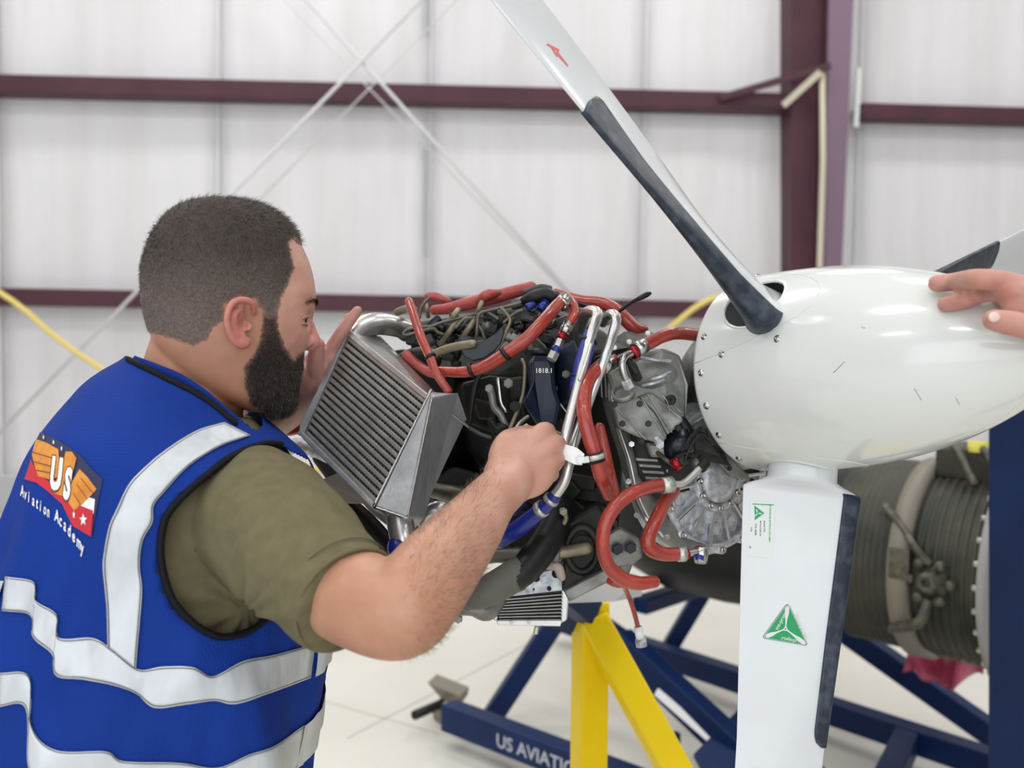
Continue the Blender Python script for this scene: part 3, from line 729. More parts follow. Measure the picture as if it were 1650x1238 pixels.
# nose
B.add(sweep(cat([HPX(492, 500, 0), HPX(494, 513, 0), HPX(497.5, 527, 0), HPX(501.5, 539, 0), HPX(504, 549, 0), HPX(500, 556, 0)], 5), cat([(.0070,), (.0074,), (.0082,), (.0088,), (.0096,), (.0085,)], 5)[:, 0], 14, roundcap=True))
for s_ in (-1, 1):
    q_n = hloc(np.array([HPX(497, 552, .0)]))[0]; B.add(ellipsoid(HL(q_n[0] - .006, s_ * .0115, q_n[2]), HF * .0105, HRt * .0060, HU * .0075))
# brow ridge, cheekbones, lips
B.add(sweep(cat([HL(.062, -.046, .022), HL(.083, -.026, .020), HL(.0905, 0, .017), HL(.083, .026, .020), HL(.062, .046, .022)], 5), .0092, 12, roundcap=True))
for s_ in (-1, 1): B.add(ellipsoid(HL(.046, .039 * s_, -.022), HF * .026, HRt * .015, HU * .022))
B.add(sweep(cat([HL(.064, -.024, -.058), HL(.0785, 0, -.056), HL(.064, .024, -.058)], 5), .0062, 10, roundcap=True))
B.add(sweep(cat([HL(.060, -.022, -.069), HL(.0740, 0, -.067), HL(.060, .022, -.069)], 5), .0066, 10, roundcap=True))
# ears
for s_ in (-1, 1):
    def E_(px, py, out):
        p = HPX(px, py, .078); q = hloc(np.array([p]))[0]; return HL(q[0] - .004, s_ * out, q[2])
    helix = [E_(416, 503, .076), E_(411, 490, .084), E_(396, 484.5, .089), E_(379, 489, .093), E_(370, 504, .095), E_(368.5, 522, .094), E_(375, 541, .090), E_(386, 554, .086), E_(398, 556, .082), E_(405, 549, .079)]
    B.add(sweep(cat(helix, 5), cat([(.0035,), (.0040,), (.0042,), (.0042,), (.0042,), (.0040,), (.0042,), (.0052,), (.0058,), (.0045,)], 5)[:, 0], 10, roundcap=True))
    B.add(ellipsoid(E_(384, 520, .083), HF * .013 + HRt * s_ * -.004, HRt * s_ * .0030 + HF * .001, HU * .026))
    B.add(sweep(cat([E_(396, 497, .083), E_(385, 505, .088), E_(381, 522, .088), E_(387, 538, .086), E_(398, 542, .083)], 5), .0030, 8, roundcap=True))
    B.add(ellipsoid(E_(406, 527, .079), HF * .0045, HRt * .005, HU * .006))
# neck
B.add(sweep(cat([P(290, 720, 1.15), P(303, 650, 1.145), P(315, 600, 1.14), P(330, 545, 1.135), P(345, 500, 1.13)], 5), cat([(.080,), (.0665,), (.0615,), (.058,), (.05,)], 5)[:, 0], 32, ell=(1, 1.02)))
# torso rows: py, depth, left px, right px, half width across
TAU = math.radians(22)
TROW = [(560, 1.14, 222, 372, .058), (580, 1.145, 200, 376, .068), (600, 1.15, 166, 385, .088), (620, 1.15, 138, 396, .112), (645, 1.15, 112, 404, .140), (675, 1.15, 86, 428, .170), (705, 1.15, 66, 460, .193), (740, 1.15, 51, 490, .208), (790, 1.145, 40, 503, .212), (850, 1.14, 29, 506, .210), (930, 1.13, 10, 508, .206), (1000, 1.12, -6, 507, .202), (1070, 1.12, -18, 512, .202), (1150, 1.12, -30, 502, .204), (1240, 1.12, -45, 484, .206), (1360, 1.13, -50, 470, .205), (1460, 1.14, -40, 460, .195), (1500, 1.14, -20, 430, .15)]
def tfun(row, a, grow=0.0, fold=0.0):
    py, D, l, r, b = row; tx, tz = math.cos(TAU), math.sin(TAU)
    E = (r - l) / 2 * D / FPX * .965; aa = math.sqrt(max(1e-5, E * E - (b * tz) ** 2)) / tx
    X = ((r + l) / 2 - 825 + 4) / FPX * D; Z = (619 - py) / FPX * D
    cx, sy = sellipse(a, 2.3)
    fx, ry = (aa + grow) * cx, (b + grow) * sy
    if fold:
        k = min(1, max(0, (py - 640) / 300))
        w = fold * k * (math.sin(5 * a + .006 * py + 1.0) * .5 + mnoise.noise(Vector((math.cos(a) * 3, math.sin(a) * 3, py * .006))) * 1.1 + .35 * mnoise.noise(Vector((math.cos(a) * 9, math.sin(a) * 9, py * .012 + a))))
        fx += w * 1.3 * cx; ry += w * 1.3 * sy
    return CAMLOC + CV(X + fx * tx + ry * tz, D + fx * tz - ry * tx, Z)
rowsT = [tuple(float(x) for x in r) for r in cat(TROW, 5)]
B.add(slab_loft(rowsT[6:], 64, lambda r, a: tfun(r, a, -.024)))
# near arm
near = [(385, 840, 1.06, .055), (430, 855, 1.0, .058), (495, 905, .935, .054), (568, 960, .878, .0465), (638, 985, .842, .0440), (668, 962, .850, .043), (705, 915, .895, .0415), (752, 858, .955, .0355), (790, 808, 1.015, .0290), (815, 783, 1.043, .0275), (832, 764, 1.058, .0240), (842, 752, 1.066, .0170)]
nc = cat([(*P(a, b, d), r) for a, b, d, r in near], 6)
B.add(sweep([Vector(c[:3]) for c in nc], nc[:, 3], 28, roundcap=True))
# right fist
def chain(pts, seg=12, n=5, **k):
    c = cat([(*P(a, b, d), r) for a, b, d, r in pts], n); B.add(sweep([Vector(q[:3]) for q in c], c[:, 3], seg, roundcap=True, **k))
hd = (P(886, 715, 1.085) - P(806, 788, 1.04)).normalized(); hn = (-FW - hd * (-FW).dot(hd)).normalized(); hc = hd.cross(hn)
B.add(ellipsoid(P(846, 747, 1.068), hd * .046, hc * .040, hn * .019, 28, 18))
B.add(ellipsoid(P(822, 770, 1.055), hd * .034, hc * .032, hn * .020, 24, 16))
chain([(822, 755, 1.063, .013), (852, 722, 1.070, .0125), (874, 698, 1.080, .0125), (880, 697, 1.108, .011), (858, 700, 1.125, .0095), (842, 712, 1.118, .009)])
chain([(826, 765, 1.060, .013), (860, 738, 1.066, .013), (888, 718, 1.078, .0130), (897, 716, 1.106, .011), (876, 722, 1.128, .0095), (860, 730, 1.12, .009)])
chain([(828, 775, 1.060, .012), (862, 756, 1.066, .0125), (889, 742, 1.078, .0120), (897, 741, 1.106, .0105), (878, 747, 1.126, .009), (864, 750, 1.118, .0085)])
chain([(828, 786, 1.062, .011), (858, 774, 1.068, .0115), (880, 766, 1.080, .0112), (888, 764, 1.104, .0095), (872, 767, 1.122, .0085), (860, 768, 1.114, .008)])
chain([(812, 768, 1.056, .017), (808, 735, 1.062, .0155), (816, 711, 1.078, .0125), (832, 702, 1.102, .0105), (850, 697, 1.120, .0095)])
# far arm and open hand on the cooler
chain([(330, 760, 1.33, .060), (340, 742, 1.38, .05), (378, 698, 1.40, .043), (425, 672, 1.36, .040), (470, 645, 1.31, .0345), (497, 624, 1.275, .028), (509, 610, 1.262, .0265)], 20, 6)
fh = (P(531, 575, 1.25) - P(505, 617, 1.265)).normalized(); fn = CV(-.55, -.80, -.1).normalized(); fn = (fn - fh * fn.dot(fh)).normalized(); fc = fh.cross(fn)
B.add(ellipsoid(P(517, 598, 1.258), fh * .040, fc * .033, fn * .0155, 24, 16))
B.add(ellipsoid(P(521, 618, 1.252), fh * .022, fc * .016, fn * .016, 20, 14))
for f_ in ([(522, 588, 1.25, .0105), (534, 563, 1.245, .0098), (549, 538, 1.243, .0088), (563, 518, 1.243, .0080), (576, 501, 1.246, .0070)],
           [(524, 592, 1.262, .0105), (540, 567, 1.262, .0098), (553, 543, 1.262, .0088), (562, 526, 1.262, .0078), (562, 512, 1.262, .0068)],
           [(524, 598, 1.276, .0105), (541, 577, 1.282, .0095), (556, 556, 1.286, .0085), (570, 540, 1.288, .0075)],
           [(522, 606, 1.288, .0095), (538, 590, 1.296, .0085), (552, 575, 1.300, .0075), (562, 564, 1.302, .0068)],
           [(513, 610, 1.250, .0135), (508, 590, 1.238, .0125), (509, 571, 1.230, .0108), (513, 555, 1.226, .0090)]):
    chain(f_)
body_me = remesh(B.V, B.F, .0024, 3, .5)
A = coords(body_me); hl = hloc(A)
def push(A, c, rad, vec):
    d = np.linalg.norm(A - np.array(c), axis=1); w = np.clip(1 - d / rad, 0, 1); w = w * w * (3 - 2 * w); A += w[:, None] * np.array(vec)
for s_ in (-1, 1):
    push(A, HL(.090, .030 * s_, .001), .018, -HF * .0065)                    # eye sockets
    push(A, HL(.074, .050 * s_, -.050), .026, -HRt * s_ * .004)             # hollow cheeks
    push(A, HL(.050, .068 * s_, .035), .03, -HRt * s_ * .004)               # temples
    e = hloc(np.array([HPX(398, 522, .078)]))[0]; push(A, HL(e[0] - .004, .082 * s_, e[2]), .010, -HRt * s_ * .007)
push(A, HL(.099, 0, .010), .014, -HF * .003)
body_me.vertices.foreach_set('co', A.ravel()); body_me.update()
man = empty('person', FP(300, 1400) if False else Vector((P(230, 900, 1.13).x, P(230, 900, 1.13).y, 0)), 'bearded man in a blue hi-vis vest and olive shirt reaching into the engine', 'person')
body = link('body', body_me, M['skin'], man)
A = coords(body_me); NRM = normals(body_me); hl = hloc(A)
pp = projA(A); mir = np.stack([hl[:, 0], np.abs(hl[:, 1]), hl[:, 2]], 1)
MA = np.array(H0) + mir[:, :1] * np.array(HF) + mir[:, 1:2] * np.array(HRt) + mir[:, 2:] * np.array(HU); mp = projA(MA)
HAIRP = [(507, 398), (499, 411), (486, 398), (470, 386), (466, 392), (471, 412), (476, 431), (467, 455), (456, 481), (448, 507), (441, 530), (425, 532), (423, 505), (411, 484), (386, 480), (364, 492), (361, 520), (346, 528), (336, 548), (312, 560), (280, 548), (252, 540), (190, 520), (190, 290), (520, 290)]
BEARDP = [(422, 507), (448, 507), (450, 528), (459, 558), (473, 578), (480, 570), (492, 566), (505, 575), (500, 600), (489, 640), (470, 665), (436, 668), (405, 650), (393, 620), (392, 590), (408, 570), (419, 545)]
onhead = (np.abs(hl[:, 1]) < .1) & (hl[:, 2] > -.135) & (hl[:, 0] > -.14) & (hl[:, 0] < .115) & (pp[:, 2] < 1.24) & (pp[:, 0] > 215)
ear = onhead & (np.abs(hl[:, 1]) > .0775) & (mp[:, 0] > 362) & (mp[:, 0] < 420) & (mp[:, 1] > 478) & (mp[:, 1] < 563)
def sdist(poly, X, Y): d = distpoly(X, Y, poly); return np.where(inpoly(X, Y, poly), d, -d)
idx = np.where(onhead)[0]
wh = np.zeros(len(A)); wb_ = np.zeros(len(A))
nz1 = np.array([mnoise.noise(Vector(v) * 260) for v in A[idx]])
wh[idx] = np.clip((sdist(HAIRP, mp[idx, 0], mp[idx, 1]) + 3 * nz1) / 9, 0, 1); wh[ear] = 0
wb_[idx] = np.clip((sdist(BEARDP, mp[idx, 0], mp[idx, 1]) + 3 * nz1 + 1) / 10, 0, 1); wb_[ear] = 0
wb_[(hl[:, 0] < -.01)] = 0
# skin tone
col = np.tile(np.array([.49, .255, .165]), (len(A), 1))
t = np.clip((pp[:, 0] - 760) / 60, 0, 1) * (pp[:, 1] > 600); col = col * (1 - t[:, None]) + t[:, None] * np.array([.56, .31, .235])
far = (pp[:, 2] > 1.2) & (pp[:, 0] > 470); col[far] = [.52, .27, .22]
f_ = onhead & (hl[:, 0] > .03); col[f_] = [.56, .315, .245]
col[ear] = np.array([.55, .22, .185])
e1 = onhead & (hl[:, 0] > .088) & (hl[:, 2] < 0) & (hl[:, 2] > -.05); col[e1] = [.62, .28, .24]
fade = np.clip((hl[:, 2] + .035) / .11, 0, 1)
hc_ = np.array([.21, .155, .135])[None] * (1 - fade[:, None]) + np.array([.06, .045, .037])[None] * fade[:, None]
w = (wh * .85)[:, None]; col = col * (1 - w) + hc_ * w
w = (wb_ * .85)[:, None]; col = col * (1 - w) + np.array([[.05, .03, .025]]) * w
def setcol(me, c):
    a = me.color_attributes.new('Col', 'FLOAT_COLOR', 'POINT'); a.data.foreach_set('color', np.concatenate([c, np.ones((len(c), 1))], 1).ravel())
setcol(body_me, col)
# hair and beard: a close shell plus thousands of short strands
FB = np.array([tuple(p.vertices) if len(p.vertices) == 4 else tuple(p.vertices) + (p.vertices[-1],) for p in body_me.polygons])
def shell(name, w, thick, c, m, **k):
    sel = FB[(w[FB] > .02).all(1)]; used = np.unique(sel); mpd = -np.ones(len(A), int); mpd[used] = np.arange(len(used))
    V = A[used] + NRM[used] * thick[used][:, None]
    F = [tuple(dict.fromkeys(f)) for f in mpd[sel].tolist()]; me = bpy.data.meshes.new(name); me.from_pydata(V.tolist(), [], F); me.update()
    o = link(name, me, m, man, **k); setcol(me, c[used]); return o
top = np.clip((hl[:, 2] - .03) / .09, 0, 1)
thH = wh * (.0008 + .0036 * top); thB = wb_ * (.001 + .0055 * np.clip((-hl[:, 2] - .045) / .05, 0, 1))
chair = col.copy(); chair[:] = hc_; chair = col * (1 - wh[:, None]) + hc_ * wh[:, None]
hair = shell('hair', wh, thH, chair, M['hairbase'], label='short brown hair clipped close at the sides')
cb = col * (1 - wb_[:, None]) + np.array([[.022, .014, .012]]) * wb_[:, None]
lightb = np.clip((hl[:, 2] + .052) / .05, 0, 1)[:, None] * np.clip(wb_, 0, 1)[:, None]; cb = cb * (1 - lightb * .6) + np.array([[.12, .065, .05]]) * lightb * .6
beard = shell('beard', wb_, thB, cb, M['hairbase'], label='dark brown full beard')
def strands(name, w, thick, dens, length, N, width, m, parent, flow):
    cand = np.where((w[FB] > .05).all(1))[0]; pr_ = (w[FB[cand]].mean(1) * dens[FB[cand]].mean(1)); pr_ /= pr_.sum()
    pick = rng.choice(cand, N, p=pr_); u = rng.rand(N, 4); u /= u.sum(1)[:, None]
    f = FB[pick]; b = (A[f] * u[:, :, None]).sum(1); n = (NRM[f] * u[:, :, None]).sum(1); th = (thick[f] * u).sum(1); L = (length[f] * u).sum(1) * (.6 + .8 * rng.rand(N))
    hb = (hl[f] * u[:, :, None]).sum(1)
    fl_ = flow(hb) + rng.randn(N, 3) * .28
    d = n * .75 + fl_ ; d /= np.linalg.norm(d, axis=1)[:, None]; d2 = n * .35 + fl_ * 1.3; d2 /= np.linalg.norm(d2, axis=1)[:, None]
    sd = np.cross(d, rng.randn(N, 3)); sd /= np.linalg.norm(sd, axis=1)[:, None]; sd *= width * .5
    b0 = b + n * (th * .6)[:, None]; mid = b0 + d * (L * .55)[:, None]; tip = mid + d2 * (L * .45)[:, None]
    V = np.stack([b0 - sd, b0 + sd, mid + sd * .8, mid - sd * .8, tip], 1).reshape(-1, 3); i = np.arange(N)[:, None] * 5
    F = (i + np.array([[0, 1, 2, 3]])).tolist() + (i + np.array([[3, 2, 4]])).tolist()
    me = bpy.data.meshes.new(name); me.from_pydata(V.tolist(), [], F); me.update(); return link(name, me, m, parent, kind='stuff')
def hflow(h):        # towards the front on top, downwards at the sides and back
    t = np.clip((h[:, 2] - .07) / .05, 0, 1)[:, None]
    return (np.array(HF)[None] * .75 * t + (-np.array(HU)[None] * .75 - np.array(HF)[None] * .25) * (1 - t))
def bflow(h): return np.tile(-np.array(HU) * .8 - np.array(HF) * .1, (len(h), 1))
ones = np.ones(len(A))
strands('strands', wh, thH, np.clip((hl[:, 2] - .015) / .06, .0001, 1), .0035 + .0055 * top, 15000, .00042, M['hair'], hair, hflow)
strands('strands', wh, thH, np.clip((.085 - hl[:, 2]) / .06, .0001, 1), .0023 * ones, 15000, .00034, M['hairfade'], hair, hflow)
strands('strands', wb_, thB, .5 + np.clip((-hl[:, 2] - .02) / .06, 0, 1), .003 + .006 * np.clip((-hl[:, 2] - .04) / .06, 0, 1), 17000, .00042, M['beardhair'], beard, bflow)
htree = BVHTree.FromPolygons(A.tolist(), FB.tolist())
def facehit(y, z, off=.0003):
    h, n, i, d = htree.ray_cast(HL(.2, y, z), -HF); return h + HF * off
# fine dark hair on the forearm
fa_ = np.clip(((pp[:, 0] - 640) / 40), 0, 1) * np.clip((815 - pp[:, 0]) / 50, 0, 1) * (pp[:, 1] > 640) * (pp[:, 2] < 1.12)
strands('arm_hair', fa_, np.zeros(len(A)), ones, .0085 * ones, 4200, .00016, M['hair'], man, lambda h: np.tile(np.array(P(800, 830, 1.05) - P(690, 925, .87)) * 3.2, (len(h), 1)))
# eyebrows, eyes, lashes
for s_ in (-1, 1):
    m_ = Mesh()
    for k in range(240):
        t = rng.rand(); y = (.010 + .036 * t) * s_; z = .0195 + .004 * math.sin(t * 3) + rng.randn() * .0014
        b0 = facehit(y, z, .0004); d = (HRt * s_ * .8 + HU * .25 * (1 - t) - HF * .35 * t + HF * .12 + HRt * rng.randn() * .2).normalized()
        m_.add(([b0 - HU * .0003, b0 + HU * .0003, b0 + d * .0085 + HF * .0008], [(0, 1, 2)]))
    m_.build('eyebrow', M['beardhair'], man)
    _e = facehit(.031 * s_, .0); ec = _e - HF * .0095 + HU * .0005; ex_ = hloc(np.array([ec]))[0][0] + .0105
    ey = mk('eye', *ellipsoid(ec, HF * .0115, HRt * .0115, HU * .0115), M['eye'], man)
    look = (HF * .9 - HU * .30 + HRt * .28).normalized(); si = look.cross(HU).normalized(); su = si.cross(look)
    mk('iris', *ellipsoid(ec + look * .0088, look * .0032, si * .0076, su * .0076, 16, 8), M['iris'], ey)
    lid = [HL(ex_ + .0015 - .008 * abs(a) ** 1.5, (.031 + .0135 * a) * s_, .0042 + .0032 * math.cos(a * 1.5) - .003) for a in np.linspace(-1, 1, 9)]
    mk('eyelid', *sweep(cat(lid, 3), .0026, 8, roundcap=True), M['skin_lid'] if 'skin_lid' in M else M.setdefault('skin_lid', mat('eyelid_skin', (.36, .18, .14), .5, sss=.15)), man)
    lo_ = [HL(ex_ + .0010 - .008 * abs(a) ** 1.5, (.031 + .0135 * a) * s_, -.0052 - .0010 * math.cos(a * 1.5)) for a in np.linspace(-1, 1, 9)]
    mk('eyelid', *sweep(cat(lo_, 3), .0020, 8, roundcap=True), M['skin_lid'], man)
    m_ = Mesh()
    for a in np.linspace(-1, 1, 26):
        b0 = HL(ex_ + .0030 - .008 * abs(a) ** 1.5, (.031 + .0135 * a) * s_, .0030); d = (HF * .8 - HU * .25 + HRt * a * .5 * s_).normalized()
        m_.add(([b0 - HRt * .0002, b0 + HRt * .0002, b0 + d * .0065], [(0, 1, 2)]))
    m_.build('eyelashes', M['beardhair'], man)
# shirt
T = Mesh(); T.add(slab_loft(rowsT[25:78], 64, lambda r, a: tfun(r, a, -.010)))
sl = cat([(*P(a, b, d), r) for a, b, d, r in [(385, 818, 1.05, .076), (430, 842, 1.00, .074), (478, 888, .945, .069), (525, 935, .902, .0615), (560, 968, .876, .0545)]], 6)
T.add(sweep([Vector(c[:3]) for c in sl], sl[:, 3], 32))
sl = cat([(*P(a, b, d), r) for a, b, d, r in [(300, 780, 1.28, .075), (330, 758, 1.34, .068), (352, 728, 1.385, .06)]], 6)
T.add(sweep([Vector(c[:3]) for c in sl], sl[:, 3], 24))
sm = remesh(T.V, T.F, .0045, 5, .5)
SA = coords(sm); SN = normals(sm); SP_ = projA(SA)
arm = (SP_[:, 0] > 250)
dv = np.array([.0045 * mnoise.noise(Vector((v[0] * 14, v[1] * 14, v[2] * 14))) + .0025 * mnoise.noise(Vector((v[0] * 34, v[1] * 34, v[2] * 20))) for v in SA])
# gathered folds radiating from the armpit
ap = np.array([395, 985]); an_ = np.arctan2(SP_[:, 1] - ap[1], SP_[:, 0] - ap[0]); rr_ = np.hypot(SP_[:, 0] - ap[0], SP_[:, 1] - ap[1])
dv += .0030 * np.sin(an_ * 9 + rr_ * .02) * np.exp(-((rr_ - 60) / 70) ** 2) * (SP_[:, 2] < 1.1)
SA += SN * dv[:, None]; sm.vertices.foreach_set('co', SA.ravel()); sm.update()
shirt = link('t_shirt', sm, M['shirt'], man)
hem = cat([(*P(a, b, d), r) for a, b, d, r in [(538, 899, .893, .0690), (541, 902, .891, .0693)]], 2)
cdir = (P(560, 968, .876) - P(500, 908, .925)).normalized()
def cuff(center, r, th):
    X = (HU - cdir * HU.dot(cdir)).normalized(); Y = cdir.cross(X)
    return [center + (X * math.cos(a) + Y * math.sin(a)) * r for a in np.linspace(0, math.tau, 49)[:-1]]
mk('cuff', *sweep(cuff(P(559, 967, .8765), .0540, 0), .0026, 8, closed=True), M['shirt'], shirt)
mk('stitching', *sweep(cuff(P(545, 954, .887), .0578, 0), .0009, 5, closed=True), mat('shirt_thread', (.12, .115, .06), .9), shirt)

# vest: body surface plus ease and folds, with the armholes and neck cut away
NU = 200; vrows = [tuple(float(x) for x in r) for r in cat(TROW, 12)]; vrows = [r for r in vrows if r[0] < 1420]
VV = [tfun(r, 2 * math.pi * j / NU, .004 + .006 * min(1, max(0, (r[0] - 640) / 200)), .011) for r in vrows for j in range(NU)]
vp = projA(np.array([tuple(v) for v in VV])).reshape(len(vrows), NU, 3)
ARM = [(500, 742), (452, 716), (420, 717), (373, 736), (332, 767), (298, 797), (271, 828), (261, 858), (259, 892), (264, 926), (275, 960), (286, 978), (304, 998), (329, 1017), (354, 1026), (382, 1024), (407, 1014), (430, 998), (470, 975), (505, 900), (520, 820)]
NECK = [(150, 520), (208, 578), (240, 597), (275, 615), (310, 632), (345, 655), (376, 680), (394, 672), (460, 600), (420, 480)]
cyx = vp[:, :, 2]; cen = np.array([[j / NU * 2 * math.pi for j in range(NU)]] * len(vrows))
nearside = np.sin(cen) > -.25
inA = inpoly(vp[:, :, 0], vp[:, :, 1], ARM) & nearside; inA = inA | np.roll(inA[:, ::-1], 1, axis=1)
inN = inpoly(vp[:, :, 0], vp[:, :, 1], NECK) & (np.sin(cen) > -.9) ; inN = inN | np.roll(inN[:, ::-1], 1, axis=1)
kill = inA | inN | (np.array([r[0] for r in vrows])[:, None] < 572)
Fv = []
for i in range(len(vrows) - 1):
    for j in range(NU):
        q = [(i, j), (i, (j + 1) % NU), (i + 1, (j + 1) % NU), (i + 1, j)]
        if all(kill[a] for a in q): continue
        if sum(bool(kill[a]) for a in q) >= 2: continue
        Fv.append(tuple(a * NU + b for a, b in q))
full = mk('tmpfull', VV, [(i * NU + j, i * NU + (j + 1) % NU, (i + 1) * NU + (j + 1) % NU, (i + 1) * NU + j) for i in range(len(vrows) - 1) for j in range(NU)], M['vest'])
vt = bvh(full); bpy.data.objects.remove(full)
vest = mk('vest', VV, Fv, M['vest'], man, label='blue mesh hi-vis vest with silver reflective tape'); md = vest.modifiers.new('s', 'SOLIDIFY'); md.thickness = .0015; md.offset = -1
def onvest(pts, off, n=6, closed=False):
    out = []
    for p in cat(pts, n, closed):
        h = drop(vt, p[0], p[1], off)
        if h is not None: out.append(h)
    return out
PIPE = mat('piping_black', (.005, .005, .008), .7, spec=.2)
mk('piping', *sweep(onvest(ARM[1:18], .0005), .0038, 10, roundcap=True), PIPE, vest)
mk('piping', *sweep(onvest([(207, 580), (222, 588), (240, 597), (275, 615), (310, 632), (345, 655), (378, 683)], .001), .0036, 10, roundcap=True), PIPE, vest)
mk('collar', *sweep([P(a, b, d) for a, b, d in cat([(216, 582, 1.10), (255, 597, 1.08), (290, 612, 1.068), (325, 634, 1.062), (358, 662, 1.06), (386, 686, 1.06)], 5)], .0048, 10, ell=(1.4, .6)), M['vest'], vest)
mk('lanyard', *sweep([P(a, b, d) for a, b, d in cat([(280, 614, 1.062), (305, 625, 1.055), (335, 645, 1.05), (362, 668, 1.05)], 5)], .0012, 6), M['tubetan'], vest)
def ribbon(name, e0, e1, m, off=.0016, n=7, cols=8, par=None, tree=None, thick=.0012):
    a = cat(e0, n); b = cat(e1, n); R = []
    for i in range(len(a)):
        row = [drop(tree or vt, *(a[i] + (b[i] - a[i]) * k / cols), off) for k in range(cols + 1)]
        if all(q is not None for q in row): R.append(row)
    V = [q for r in R for q in r]; F = []
    for i in range(len(R) - 1):
        for k in range(cols): c = i * (cols + 1) + k; F.append((c, c + 1, c + cols + 2, c + cols + 1))
    # make the normals face the camera, then thicken
    o = mk(name, V, F, m, par or vest)
    if o.data.polygons and o.data.polygons[0].normal.dot(ray(*e0[0])) > 0: o.data.flip_normals()
    md = o.modifiers.new('s', 'SOLIDIFY'); md.thickness = thick; md.offset = 1
    if len(R) > 3:
        for k0, k1 in ((0, 1), (cols, cols - 1)):
            ln = [r[k0].lerp(r[k1], .35) - ray(*e0[0]) * .0016 for r in R]
            mk('stitching', *sweep(ln, .00045, 5), M['harness'], o)
    return o
tp = M['tape']
# shoulder strap tape, front edge of the strap and back edge
ribbon('tape', [(402, 704), (352, 722), (302, 754), (268, 790), (248, 815), (246, 842), (230, 872), (226, 910), (230, 950), (226, 1000), (222, 1045), (219, 1078)],
       [(360, 683), (316, 697), (266, 728), (226, 762), (206, 786), (190, 820), (178, 848), (170, 890), (168, 915), (172, 960), (174, 1000), (175, 1042)], tp)
# horizontal tape, upper and lower bands
ribbon('tape', [(12, 930), (56, 938), (60, 968), (92, 990), (96, 1028), (150, 1028), (178, 1044), (222, 1078), (262, 1074), (310, 1075), (342, 1090), (390, 1066), (440, 1055), (506, 1036)],
       [(6, 985), (52, 992), (56, 1028), (86, 1054), (92, 1088), (140, 1096), (182, 1104), (220, 1118), (250, 1140), (300, 1134), (345, 1128), (378, 1134), (430, 1118), (498, 1092)], tp)
ribbon('tape', [(2, 1084), (48, 1090), (52, 1168), (90, 1208), (170, 1210), (200, 1226), (290, 1228), (350, 1236), (400, 1215), (440, 1202), (488, 1168)],
       [(0, 1138), (44, 1140), (50, 1238), (84, 1262), (160, 1266), (200, 1280), (290, 1284), (350, 1284), (400, 1268), (440, 1256), (486, 1232)], tp)
# the two horizontal tapes run on round the far side and the front
VVA = np.array([tuple(v) for v in VV]).reshape(len(vrows), NU, 3)
def rowang(px, py):
    h = drop(vt, px, py, 0); d = np.linalg.norm(VVA - np.array(h), axis=2); i, j = np.unravel_index(d.argmin(), d.shape); return i, j
for (la, lb, ra, rb) in (((12, 931), (7, 984), (505, 1037), (497, 1091)), ((3, 1085), (2, 1137), (486, 1170), (484, 1231))):
    (i0, j0), (i1, _), (i2, j2), (i3, _) = rowang(*la), rowang(*lb), rowang(*ra), rowang(*rb)
    if j0 < NU * .25: j0 += NU
    span = (j2 - j0) % NU; step = 1
    if span > 0 and ((j0 + span / 2) % NU) / NU * math.tau and math.sin(((j0 + span / 2) % NU) / NU * math.tau) > 0: span = span - NU; step = -1
    V = []; F = []; nst = abs(span)
    for k in range(nst + 1):
        t = k / nst; j = (j0 + step * k) % NU
        for m_i in range(5):
            w = m_i / 4; a_ = (i0 + (i2 - i0) * t) * (1 - w) + (i1 + (i3 - i1) * t) * w; f0 = min(int(a_), len(vrows) - 2); fr = a_ - f0
            q = Vector(VVA[f0, j]).lerp(Vector(VVA[f0 + 1, j]), fr); cc_ = sum((Vector(VVA[f0, x_]) for x_ in range(0, NU, 25)), Vector()) / 8
            V.append(q + (q - cc_).normalized() * .004)
    for k in range(nst):
        for m_i in range(4): c = k * 5 + m_i; F.append((c, c + 1, c + 6, c + 5))
    mk('tape', V, F, tp, vest)
# printed flag, wings and lettering on the back
c2 = lambda x, y: (x / 2.948, 560 + y / 2.948)
logo = decal('print', [c2(*p) for p in [(195, 405), (290, 450), (380, 510), (440, 580), (490, 628), (440, 900), (350, 845), (300, 745), (240, 690), (180, 645), (124, 628), (150, 540), (180, 440)]], [tuple(range(13))], vt, M['logo_navy'], vest, .0014, 3, label='printed flag emblem on the back')
decal('red_field', [c2(*p) for p in [(155, 535), (185, 600), (240, 640), (300, 700), (340, 735), (400, 745), (453, 755), (440, 898), (350, 845), (300, 745), (240, 690), (180, 645), (124, 628)]], [tuple(range(13))], vt, M['logo_red'], logo, .0018, 3)
decal('white_field', [c2(*p) for p in [(390, 700), (458, 722), (452, 790), (375, 750)]], [tuple(range(4))], vt, M['white'], logo, .0020, 2)
decal('red_block', [c2(*p) for p in [(380, 748), (450, 775), (440, 898), (350, 845)]], [tuple(range(4))], vt, M['logo_red'], logo, .0022, 2)
decal('wing', [c2(*p) for p in [(180, 440), (230, 458), (285, 490), (290, 560), (280, 620), (245, 630), (190, 615), (175, 570), (160, 510)]], [tuple(range(9))], vt, M['logo_orange'], logo, .0022, 3)
decal('wing', [c2(*p) for p in [(385, 580), (425, 620), (466, 675), (440, 705), (400, 745), (360, 775), (335, 740), (345, 650)]], [tuple(range(8))], vt, M['logo_orange'], logo, .0022, 3)
decal('badge', [c2(*p) for p in [(320, 500), (350, 500), (372, 530), (345, 640), (330, 715), (265, 695), (250, 665), (300, 600)]], [tuple(range(8))], vt, M['logo_orange'], logo, .0024, 3)
